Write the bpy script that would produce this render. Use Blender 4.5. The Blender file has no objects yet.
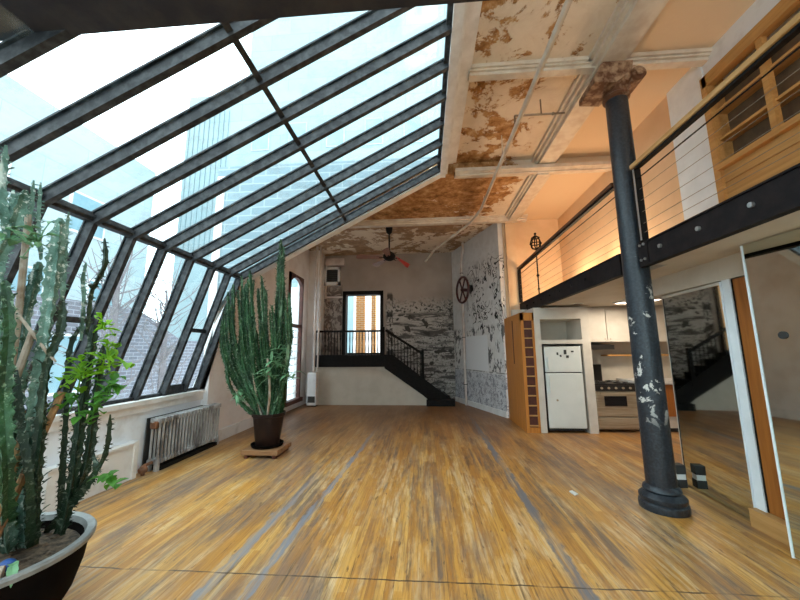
import bpy, bmesh, math, random
from mathutils import Vector, Matrix
random.seed(7)
SC = bpy.context.scene
COL = SC.collection
PI = math.pi

# ------------------------------------------------------------------ materials
class NT:
    def __init__(s, name):
        s.m = bpy.data.materials.new(name); s.m.use_nodes = True
        s.t = s.m.node_tree; s.t.nodes.clear()
        s.out = s.t.nodes.new('ShaderNodeOutputMaterial')
    def n(s, typ, ins=None, **props):
        nd = s.t.nodes.new(typ)
        for k, v in props.items(): setattr(nd, k, v)
        for k, v in (ins or {}).items():
            if isinstance(v, bpy.types.NodeSocket): s.t.links.new(v, nd.inputs[k])
            else: nd.inputs[k].default_value = v
        return nd
    def co(s): return s.n('ShaderNodeTexCoord').outputs['Object']
    def sep(s, v): return s.n('ShaderNodeSeparateXYZ', {0: v}).outputs
    def comb(s, x, y, z=0.0): return s.n('ShaderNodeCombineXYZ', {0: x, 1: y, 2: z}).outputs[0]
    def ma(s, op, a, b=0.0, c=0.0, clamp=False):
        return s.n('ShaderNodeMath', {0: a, 1: b, 2: c}, operation=op, use_clamp=clamp).outputs[0]
    def noise(s, v, scale, detail=3.0, rough=.55, dist=0.0):
        return s.n('ShaderNodeTexNoise', {'Vector': v, 'Scale': scale, 'Detail': detail, 'Roughness': rough, 'Distortion': dist}).outputs['Fac']
    def vscale(s, v, x, y, z):
        return s.n('ShaderNodeMapping', {'Vector': v, 'Scale': (x, y, z)}).outputs[0]
    def ramp(s, f, stops, interp='LINEAR'):
        r = s.n('ShaderNodeValToRGB', {0: f}); e = r.color_ramp.elements; r.color_ramp.interpolation = interp
        while len(e) < len(stops): e.new(.5)
        for i, (p, c) in enumerate(stops):
            e[i].position = p; e[i].color = (c, c, c, 1) if isinstance(c, (int, float)) else (*c, 1)
        return r.outputs[0]
    def step(s, f, a, b):                      # smooth 0..1 between a and b
        return s.n('ShaderNodeMapRange', {0: f, 1: a, 2: b, 3: 0.0, 4: 1.0}).outputs[0]
    def mix(s, f, a, b, mode='MIX'):
        nd = s.n('ShaderNodeMix', {0: f}, data_type='RGBA', blend_type=mode)
        for i, v in ((6, a), (7, b)):
            if isinstance(v, bpy.types.NodeSocket): s.t.links.new(v, nd.inputs[i])
            else: nd.inputs[i].default_value = (*v, 1)
        return nd.outputs[2]
    def bsdf(s, col, rough=.6, metal=0.0, bump=None, bstr=.3, spec=.5, coat=0.0):
        ins = {'Roughness': rough, 'Metallic': metal, 'Specular IOR Level': spec, 'Coat Weight': coat}
        ins['Base Color'] = col if isinstance(col, bpy.types.NodeSocket) else (*col, 1)
        b = s.n('ShaderNodeBsdfPrincipled', ins)
        if bump is not None:
            bp = s.n('ShaderNodeBump', {'Height': bump, 'Strength': bstr, 'Distance': .02})
            s.t.links.new(bp.outputs[0], b.inputs['Normal'])
        s.t.links.new(b.outputs[0], s.out.inputs[0])
        return s.m

def M(name, c, rough=.6, metal=0.0, c2=None, scale=8.0, lo=.4, hi=.65, stretch=(1, 1, 1), bstr=.15, spec=.5):
    """a worn procedural material: base colour mottled with a second one"""
    t = NT(name); v = t.vscale(t.co(), *stretch)
    f = t.noise(v, scale, 5.0, .6)
    c2 = c2 or tuple(x * .8 for x in c)
    col = t.mix(t.step(f, lo, hi), c, c2)
    return t.bsdf(col, rough, metal, f, bstr, spec)

def floor_mat():
    t = NT('worn_strip_floor'); co = t.co(); x, y, z = t.sep(co)
    W = .062
    px = t.ma('FLOOR', t.ma('DIVIDE', x, W))
    r1 = t.n('ShaderNodeTexWhiteNoise', {'Vector': t.comb(px, 3.3, 0.0)}, noise_dimensions='3D').outputs[0]
    py = t.ma('FLOOR', t.ma('DIVIDE', t.ma('ADD', y, t.ma('MULTIPLY', r1, 4.0)), 1.7))
    r2 = t.n('ShaderNodeTexWhiteNoise', {'Vector': t.comb(px, py, 1.0)}, noise_dimensions='3D').outputs[0]
    base = t.ramp(r2, [(0, (.42, .185, .036)), (.35, (.52, .245, .050)), (.7, (.59, .30, .066)), (1, (.66, .375, .105))])
    grain = t.noise(t.vscale(co, 60, 2.0, 1), 1.0, 4.0, .65)
    base = t.mix(t.step(grain, .46, .74), base, (.31, .13, .028))
    # pale streaky patches scattered over the boards
    pale = t.noise(t.vscale(co, 2.6, .55, 1), 1.3, 6.0, .72, .4)
    palef = t.noise(t.vscale(co, 26, 1.6, 1), 1.0, 4.0, .6)
    pm = t.ma('MULTIPLY', t.step(pale, .47, .60), t.step(palef, .40, .58))
    base = t.mix(t.ma('MULTIPLY', pm, .75), base, (.66, .48, .27))
    # grey-brown worn patches running with the boards
    wear = t.noise(t.vscale(co, 1.7, .42, 1), 1.0, 7.0, .72, .35)
    wearb = t.noise(t.vscale(co, 17, .9, 1), 1.0, 5.0, .65)
    wm = t.ma('MULTIPLY', t.step(wear, .47, .58), t.step(wearb, .38, .56))
    base = t.mix(t.ma('MULTIPLY', wm, .85), base, (.15, .105, .08))
    big = t.noise(t.vscale(co, 1.15, .33, 1), 1.0, 5.0, .62, .2)
    bigb = t.noise(t.vscale(co, 30, 1.3, 1), 1.0, 4.0, .6)
    base = t.mix(t.ma('MULTIPLY', t.ma('MULTIPLY', t.step(big, .50, .60), t.step(bigb, .30, .55)), .62), base, (.20, .135, .105))
    dark = t.noise(t.vscale(co, 9, .38, 1), 1.6, 6.0, .74)
    base = t.mix(t.ma('MULTIPLY', t.step(dark, .585, .68), .8), base, (.085, .052, .034))
    spots = t.noise(t.vscale(co, 22, 5, 1), 1.0, 3.0, .6)
    base = t.mix(t.ma('MULTIPLY', t.step(spots, .64, .70), .6), base, (.09, .055, .035))
    # browner, darker boards towards the far end of the loft
    base = t.mix(t.ma('MULTIPLY', t.step(y, 4.2, 9.4), .80), base, (.20, .082, .032))
    # three grey painted strips
    edge = t.ma('MULTIPLY', t.ma('SUBTRACT', t.noise(t.vscale(co, 11, 5, 1), 1.0, 4.0), .5), .12)
    def strip(x0, slope, w, f, ymax):
        d = t.ma('ABSOLUTE', t.ma('SUBTRACT', x, t.ma('ADD', t.ma('MULTIPLY', y, slope), x0)))
        mk = t.ma('SUBTRACT', 1.0, t.step(t.ma('ADD', d, edge), w * .75, w * 1.1))
        fade = t.step(t.noise(t.vscale(co, 16, 1.1, 1), 1.0, 5.0, .65), .36, .54)
        return t.ma('MULTIPLY', t.ma('MULTIPLY', t.ma('MULTIPLY', mk, fade), f), t.ma('SUBTRACT', 1.0, t.step(y, ymax - 1.6, ymax)))
    for x0, sl, w, f, ym, c in ((-1.60, .03, .05, .8, 5.0, (.22, .235, .265)), (-1.31, .036, .04, .85, 7.5, (.20, .22, .26)), (1.03, .004, .05, .95, 9.0, (.15, .15, .165))):
        base = t.mix(strip(x0, sl, w, f, ym), base, c)
    gap = t.ma('LESS_THAN', t.ma('FRACT', t.ma('DIVIDE', x, W)), .05)
    base = t.mix(t.ma('MULTIPLY', gap, .32), base, (.10, .055, .025))
    jn = t.ma('MULTIPLY', t.ma('SUBTRACT', t.noise(t.vscale(co, 6, 1, 1), 1.0, 3.0), .5), .03)
    jy = t.ma('ABSOLUTE', t.ma('SUBTRACT', t.ma('ADD', y, jn), 2.62))
    jf = t.step(t.noise(t.vscale(co, 5, 1, 1), 1.0, 3.0), .35, .5)
    base = t.mix(t.ma('MULTIPLY', t.ma('LESS_THAN', jy, .007), t.ma('ADD', t.ma('MULTIPLY', jf, .6), .25)), base, (.06, .04, .03))
    rough = t.ma('ADD', t.ma('MULTIPLY', wear, .35), .26)
    return t.bsdf(base, rough, 0.0, t.ma('ADD', grain, t.ma('MULTIPLY', gap, -.7)), .12, .4)

def ceiling_mat():
    t = NT('peeling_ceiling_paint'); co = t.co(); x, y, z = t.sep(co)
    n1 = t.noise(co, .75, 8.0, .66, .4); n2 = t.noise(co, 3.2, 7.0, .7, .6); n3 = t.noise(co, 6, 7.0, .72)
    cream = t.mix(t.step(n2, .4, .7), (.80, .68, .54), (.70, .57, .43))
    brown = t.ramp(n3, [(0.25, (.08, .042, .022)), (.42, (.30, .14, .05)), (.55, (.50, .27, .11)), (.68, (.68, .48, .28))])
    far = t.step(y, 5.6, 6.4); left = t.ma('SUBTRACT', 1.0, t.step(x, .9, 2.2))
    near = t.step(x, .5, 1.7)
    backroom = t.step(y, 8.3, 8.6)
    bias = t.ma('ADD', t.ma('MULTIPLY', t.ma('MULTIPLY', far, left), t.ma('SUBTRACT', .115, t.ma('MULTIPLY', backroom, .085))), t.ma('MULTIPLY', t.ma('SUBTRACT', 1.0, t.step(x, 1.5, 2.1)), .058))
    f = t.ma('ADD', t.ma('ADD', t.ma('MULTIPLY', n1, .7), t.ma('MULTIPLY', n2, .3)), bias)
    peel = t.step(f, .555, .575)
    # right of the long beam the paint is sound and more ochre
    sound = t.step(x, 2.0, 2.3)
    peel = t.ma('MULTIPLY', peel, t.ma('SUBTRACT', 1.0, sound))
    cream = t.mix(sound, cream, (.74, .58, .40))
    brown = t.mix(t.ma('MULTIPLY', backroom, .5), brown, (.34, .25, .18))
    col = t.mix(peel, cream, brown)
    return t.bsdf(col, .75, 0, t.ma('ADD', t.ma('MULTIPLY', peel, -.6), n3), .35, .2)

def doodle(t, co, sx, sy, sz, thr, seed=0.0, gate=.50):
    """thin pen squiggles: contour lines of a warped noise, broken up"""
    v = t.n('ShaderNodeMapping', {'Vector': co, 'Scale': (sx, sy, sz), 'Location': (seed, seed * 1.7, seed * .6)}).outputs[0]
    a = t.noise(v, 1.0, 2.0, .5, 1.2)
    line = t.ma('LESS_THAN', t.ma('ABSOLUTE', t.ma('SUBTRACT', t.ma('FRACT', t.ma('MULTIPLY', a, 7.0)), .5)), thr)
    return t.ma('MULTIPLY', line, t.step(t.noise(v, .8, 3.0, .6), gate, gate + .02))

def mural_mat(kind):
    t = NT('mural_' + kind); co = t.co(); x, y, z = t.sep(co)
    n = t.noise(co, 1.2, 5.0); nf = t.noise(co, 6, 5.0); nh = t.noise(co, 19, 3.0, .7)
    inv = lambda f: t.ma('SUBTRACT', 1.0, f)
    mul = lambda *a: a[0] if len(a) == 1 else t.ma('MULTIPLY', a[0], mul(*a[1:]))
    if kind == 'angled':
        base = t.mix(t.step(nf, .4, .7), (.74, .73, .72), (.64, .62, .60))
        s = t.ma('MULTIPLY', t.ma('SUBTRACT', 11.2, y), 1.063)   # metres along the wall from the corner
        mk = t.ma('MAXIMUM', doodle(t, co, 1.6, 1.6, 1.5, .10, 0.0, .50), doodle(t, co, 3.2, 3.2, 2.6, .10, 4.0, .53))
        zone = mul(t.step(z, 2.0, 2.2), inv(t.step(t.ma('ADD', z, t.ma('MULTIPLY', nf, .6)), 4.2, 4.5)), t.step(s, .9, 1.3))
        blot = t.step(t.noise(t.vscale(co, 1, 1, .7), 3.1, 4.0, .6), .60, .62)
        base = t.mix(mul(t.ma('MAXIMUM', mk, blot), zone), base, (.025, .023, .022))
        pan = mul(t.step(z, 1.04, 1.06), inv(t.step(z, 2.00, 2.03)), t.step(s, .62, .66), inv(t.step(s, 2.1, 2.14)))
        edgef = mul(t.step(z, 1.04, 1.06), inv(t.step(z, 2.2, 2.3)), inv(pan), t.step(t.noise(t.vscale(co, 5, 5, 2.5), 1.5, 4.0, .65), .53, .56))
        base = t.mix(mul(edgef, .85), base, (.04, .038, .04))
        base = t.mix(pan, base, (.78, .785, .80))
        low = inv(t.step(z, .98, 1.02))
        sp = t.ma('MAXIMUM', t.step(t.noise(co, 9, 4.0, .7), .53, .58), doodle(t, co, 5, 5, 5, .12, 2.0, .45))
        base = t.mix(mul(low, .35), base, (.45, .49, .58))
        base = t.mix(mul(sp, low, .62), base, (.09, .09, .12))
        ln = t.ma('LESS_THAN', t.ma('ABSOLUTE', t.ma('SUBTRACT', z, 1.03)), .012)
        base = t.mix(mul(ln, .8, t.step(nf, .4, .5)), base, (.1, .1, .1))
        base = t.mix(mul(t.step(z, 4.3, 4.7), .3), base, (.45, .40, .36))
    else:
        base = t.mix(t.step(n, .35, .65), (.40, .33, .285), (.32, .26, .22))
        right = t.step(x, -1.35, -1.25)
        top = inv(t.step(t.ma('ADD', z, t.ma('MULTIPLY', nf, -.8)), 2.65, 3.0))
        white = t.mix(t.step(nf, .4, .7), (.50, .47, .44), (.40, .37, .345))
        base = t.mix(mul(right, top, .8), base, white)
        # rows of small marks above, dark painted hills and smudges below
        small = mul(t.step(t.noise(t.vscale(co, 11, 1, 13), 1.0, 3.0, .7), .52, .57), t.step(z, 2.75, 2.9))
        streak = mul(t.step(t.noise(t.vscale(co, 1.3, 1, 7.5), 1.0, 5.0, .7, .6), .49, .56), inv(t.step(z, 2.8, 2.95)))
        hills = mul(t.step(t.noise(t.vscale(co, 2.6, 1, 3.4), 1.0, 3.0, .5), .575, .60), inv(t.step(z, 2.8, 2.9)))
        speck = mul(t.step(nh, .54, .60), t.ma('MAXIMUM', inv(t.step(z, 2.1, 2.4)), t.step(x, .2, .4)))
        mk = t.ma('MAXIMUM', t.ma('MAXIMUM', small, hills), t.ma('MAXIMUM', mul(streak, .9), mul(speck, .9)))
        base = t.mix(mul(mk, right, top, .92), base, (.03, .027, .025))
        column = mul(inv(t.step(x, -1.1, -1.05)), right, inv(t.step(z, 3.5, 3.6)), t.step(t.noise(t.vscale(co, 5, 1, 3.2), 1.3, 3.0), .50, .54))
        base = t.mix(mul(column, .85), base, (.03, .027, .025))
        l = mul(inv(t.step(x, -2.85, -2.8)), inv(t.step(z, 3.6, 4.1)))
        mk2 = t.ma('MAXIMUM', doodle(t, co, 1.8, 1.8, 1.4, .16, 7.0, .45), t.step(nf, .50, .60))
        base = t.mix(mul(mk2, l, .8), base, (.09, .06, .05))
    return t.bsdf(base, .8, 0, nf, .15, .2)

def glass_mat(name, tint, gloss):
    t = NT(name)
    tr = t.n('ShaderNodeBsdfTransparent', {'Color': (*tint, 1)})
    gl = t.n('ShaderNodeBsdfGlossy', {'Color': (.9, .95, 1, 1), 'Roughness': .05})
    n = t.noise(t.co(), 3.0, 5.0, .7)
    df = t.n('ShaderNodeBsdfDiffuse', {'Color': (.8, .84, .86, 1)})
    m0 = t.n('ShaderNodeMixShader', {0: t.ma('MULTIPLY', t.step(n, .5, .8), .18), 1: tr.outputs[0], 2: df.outputs[0]})
    mx = t.n('ShaderNodeMixShader', {0: gloss, 1: m0.outputs[0], 2: gl.outputs[0]})
    t.t.links.new(mx.outputs[0], t.out.inputs[0]); return t.m

def mirror_mat():
    t = NT('tarnished_mirror')
    n = t.noise(t.co(), 2.2, 5.0, .6)
    col = t.mix(t.step(n, .35, .7), (.70, .77, .75), (.60, .66, .65))
    g = t.n('ShaderNodeBsdfPrincipled', {'Base Color': col, 'Metallic': 1.0, 'Roughness': .035})
    t.t.links.new(g.outputs[0], t.out.inputs[0]); return t.m

def emit_mat(name, c, s):
    t = NT(name); e = t.n('ShaderNodeEmission', {'Color': (*c, 1), 'Strength': s})
    t.t.links.new(e.outputs[0], t.out.inputs[0]); return t.m

def leaf_mat(name, a, b):
    t = NT(name); f = t.noise(t.co(), 9.0, 4.0); c = t.mix(t.step(f, .4, .65), a, b)
    p = t.n('ShaderNodeBsdfPrincipled', {'Base Color': c, 'Roughness': .5}); q = t.n('ShaderNodeBsdfTranslucent', {'Color': c})
    x = t.n('ShaderNodeMixShader', {0: .5, 1: p.outputs[0], 2: q.outputs[0]}); t.t.links.new(x.outputs[0], t.out.inputs[0]); return t.m

def brick_mat(name, c1, c2, mortar, scale=1.0, axis='YZ', w=.22, h=.075):
    t = NT(name); x, y, z = t.sep(t.co())
    v = t.comb(y if axis == 'YZ' else x, z, 0.0)
    b = t.n('ShaderNodeTexBrick', {'Vector': v, 'Color1': (*c1, 1), 'Color2': (*c2, 1), 'Mortar': (*mortar, 1), 'Scale': scale,
            'Mortar Size': .012, 'Brick Width': w, 'Row Height': h})
    return t.bsdf(b.outputs[0], .9, 0, None, 0, .1)

def wood_mat(name, c1, c2, axis=2, rough=.5, scale=3.0):
    t = NT(name); s = [14, 14, 14]; s[axis] = .9
    v = t.vscale(t.co(), *s)
    f = t.noise(v, scale * .5, 5.0, .62, .8)
    return t.bsdf(t.mix(t.step(f, .35, .68), c1, c2), rough, 0, f, .12, .4)

def chipped_mat():
    t = NT('chipped_blue_black_iron'); co = t.co(); x, y, z = t.sep(co)
    n = t.noise(co, 5.5, 6.0, .7, .4); nf = t.noise(co, 40, 3.0)
    base = t.mix(t.step(nf, .4, .7), (.012, .016, .022), (.028, .036, .048))
    low = t.ma('MULTIPLY', t.ma('SUBTRACT', 1.0, t.step(z, 2.2, 2.7)), t.step(z, .75, 1.1))
    chip = t.ma('MULTIPLY', t.step(n, .575, .59), low)
    return t.bsdf(t.mix(chip, base, (.62, .60, .56)), t.ma('ADD', t.ma('MULTIPLY', chip, .4), .36), 0.0, t.ma('ADD', nf, t.ma('MULTIPLY', chip, -.8)), .25, .5)

def cactus_mat(name, a, b, pale):
    t = NT(name); co = t.co()
    f = t.noise(co, 4.5, 6.0, .68); s = t.noise(co, 30, 3.0, .7); l = t.noise(t.vscale(co, 9, 9, 2), 1.0, 4.0)
    c = t.mix(t.step(f, .38, .62), a, b)
    c = t.mix(t.ma('MULTIPLY', t.step(s, .56, .66), .8), c, pale)  # pale flecks also paint sunlit edges and glints onto the stems
    c = t.mix(t.ma('MULTIPLY', t.step(l, .62, .70), .6), c, tuple(x * 1.2 for x in pale))
    return t.bsdf(c, .5, 0, s, .5, .4)

m = {}
m['floor'] = floor_mat(); m['ceiling'] = ceiling_mat()
m['mural'] = mural_mat('angled'); m['backwall'] = mural_mat('back')
m['glass'] = glass_mat('skylight_glass', (.90, .975, 1.0), .05)
m['mirror'] = mirror_mat()
m['white'] = M('white_paint', (.80, .79, .78), .55, c2=(.68, .66, .64), scale=5)
m['whitedirty'] = M('scuffed_white_paint', (.80, .79, .78), .65, c2=(.55, .51, .48), scale=3.2, lo=.5, hi=.8)
m['whitebright'] = M('bluish_white_paint', (.84, .90, .94), .5, c2=(.76, .82, .86), scale=4)
m['pinkwhite'] = M('pinkish_white_plaster', (.70, .62, .57), .75, c2=(.52, .42, .37), scale=2.2)
m['leftwall'] = M('pale_left_wall_plaster', (.86, .83, .82), .75, c2=(.72, .66, .63), scale=2.2, lo=.45, hi=.75)
m['kneewall'] = M('bluish_white_knee_wall', (.82, .86, .92), .65, c2=(.62, .62, .64), scale=3.2, lo=.55, hi=.8)
m['peach'] = M('peach_plaster', (.78, .56, .35), .75, c2=(.70, .48, .28), scale=1.6, bstr=.05)
m['molding'] = M('cream_molding_paint', (.72, .65, .55), .5, c2=(.60, .50, .40), scale=5)
m['kitchenwall'] = M('kitchen_cream_paint', (.62, .56, .47), .6, c2=(.56, .50, .41), scale=3)
m['cabwhite'] = M('cabinet_white_paint', (.64, .59, .52), .45, c2=(.58, .53, .46), scale=4)
m['frame'] = M('weathered_dark_steel', (.010, .011, .014), .65, c2=(.065, .068, .072), scale=12, lo=.42, hi=.72)
m['tie'] = M('dark_timber', (.012, .009, .013), .7, c2=(.032, .024, .022), scale=6)
m['steel'] = M('brown_black_steel', (.007, .005, .006), .65, c2=(.016, .011, .011), scale=9, spec=.2)
m['black'] = M('black_iron', (.005, .004, .004), .7, c2=(.011, .009, .008), scale=15, spec=.2)
m['bolt'] = M('bright_bolt', (.55, .55, .55), .35, .8)
m['column'] = chipped_mat()
m['rust'] = M('rusty_plaster_capital', (.12, .045, .018), .75, c2=(.40, .26, .16), scale=7, lo=.45, hi=.62, bstr=.6)
m['rail_light'] = wood_mat('light_wood_rail', (.62, .36, .15), (.48, .26, .09), 1)
m['rail_dark'] = wood_mat('dark_wood_rail', (.16, .07, .035), (.10, .04, .02), 1)
m['cable'] = M('steel_cable', (.28, .22, .16), .4, .5)
m['shelfwood'] = wood_mat('golden_pine', (.58, .31, .10), (.44, .21, .06), 1)
m['shelfdark'] = M('dark_brown_backboard', (.13, .075, .035), .7, c2=(.09, .05, .025))  # dark brown, faintly mottled board
m['orangewood'] = wood_mat('orange_varnished_wood', (.60, .235, .042), (.47, .17, .03), 2)
m['doorwood'] = wood_mat('reddish_brown_door', (.40, .14, .025), (.28, .09, .016), 2)
m['plinthwood'] = wood_mat('honey_wood', (.55, .30, .11), (.45, .23, .07), 1)
m['standwood'] = wood_mat('worn_brown_planks', (.34, .17, .075), (.20, .095, .04), 0)
m['redwood'] = M('dark_red_wood', (.12, .03, .018), .55, c2=(.07, .02, .012))
m['fridge'] = M('fridge_enamel', (.72, .74, .71), .3, c2=(.66, .69, .66), scale=2, bstr=.03)
m['gasket'] = M('dark_gasket', (.03, .03, .03), .7)
m['stainless'] = M('brushed_stainless', (.50, .42, .31), .35, .45, c2=(.36, .28, .19), scale=2, stretch=(1, 1, 18))
m['ovenglass'] = M('oven_glass', (.012, .012, .014), .15)
m['silver'] = M('chipped_silver_paint', (.52, .52, .53), .45, .3, c2=(.17, .15, .145), scale=5, lo=.48, hi=.66, stretch=(1, 1, .5))
m['rustbrown'] = M('rust_brown', (.24, .10, .045), .75, c2=(.12, .055, .03), scale=14)
m['potblack'] = M('dark_glazed_pot', (.004, .0035, .0035), .8, c2=(.008, .005, .004), scale=4, spec=.04)
m['potrim'] = M('greyed_pot_rim', (.30, .31, .30), .5, c2=(.20, .20, .195), scale=8)
m['potbrown'] = M('brown_plastic_pot', (.016, .008, .007), .5, c2=(.026, .012, .009), scale=4, spec=.25)
m['soil'] = M('potting_soil', (.035, .024, .016), .95, c2=(.16, .11, .07), scale=22, bstr=.8)
m['cactus'] = cactus_mat('blue_green_cactus', (.020, .070, .042), (.17, .31, .25), (.70, .75, .70))
m['cactusdark'] = cactus_mat('dark_green_cactus', (.005, .018, .009), (.018, .045, .020), (.16, .20, .15))
m['cactusgreen'] = cactus_mat('green_cactus', (.007, .032, .011), (.030, .105, .036), (.26, .40, .25))
m['lime'] = leaf_mat('lime_leaf', (.34, .62, .03), (.20, .46, .03))
m['leafgreen'] = leaf_mat('fresh_green_leaf', (.14, .42, .05), (.08, .26, .04))
m['palegreen'] = M('pale_green_leaf', (.16, .34, .17), .5, c2=(.09, .23, .10), scale=9)
m['drystem'] = M('dry_pale_stem', (.50, .42, .34), .8, c2=(.30, .20, .13), scale=9)
m['drybrown'] = M('dry_brown_stem', (.42, .24, .10), .8, c2=(.25, .13, .06), scale=9)
m['bluething'] = M('blue_plastic', (.03, .10, .35), .35)
m['fanred'] = M('red_fan_blade', (.42, .03, .028), .4)
m['fanbrown'] = M('pink_brown_fan_blade', (.26, .13, .10), .5)
m['wheelred'] = M('dark_red_iron', (.075, .012, .014), .5, c2=(.035, .01, .01))
m['grille'] = M('dark_grille', (.04, .035, .03), .6)
m['paper'] = M('white_paper', (.8, .8, .78), .7)
m['candark'] = M('unlit_can_light', (.03, .028, .026), .5)
m['brick'] = brick_mat('pale_lavender_brick', (.20, .19, .22), (.15, .145, .17), (.30, .30, .34), 1.0, 'YZ', .32, .11)
m['palebuilding'] = brick_mat('pale_stone_facade', (.42, .46, .47), (.36, .43, .45), (.26, .36, .40), 1.0, 'YZ', 4.2, 1.7)
m['whitebuilding'] = brick_mat('whitewashed_brick', (.85, .85, .83), (.80, .80, .79), (.68, .68, .68), 1.0, 'XZ')
m['towerwall'] = brick_mat('pale_cyan_blocks', (.27, .345, .365), (.30, .36, .375), (.17, .25, .28), 1.0, 'XZ', 3.4, 1.5)
m['gablebrick'] = brick_mat('pale_bluish_gable_brick', (.26, .33, .36), (.22, .29, .32), (.36, .42, .44), 1.0, 'XZ', .5, .16)
m['cyanglass'] = M('cyan_window_glass', (.19, .31, .36), .3, c2=(.23, .34, .38), scale=1.5, bstr=0)
m['towerrib'] = M('cyan_cladding_rib', (.235, .315, .335), .6)
m['ochrebrick'] = brick_mat('ochre_brick', (.62, .30, .10), (.50, .22, .07), (.60, .45, .3), 1.0, 'XZ')
m['snow'] = M('pale_gravel_roof', (.72, .72, .72), .9)
m['bark'] = M('grey_bark', (.22, .19, .2), .9)
m['hood'] = M('black_hood', (.02, .018, .017), .35)
m['counter'] = M('white_counter', (.74, .73, .70), .3)
m['plate'] = M('cream_switch_plate', (.7, .68, .62), .4)

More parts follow.
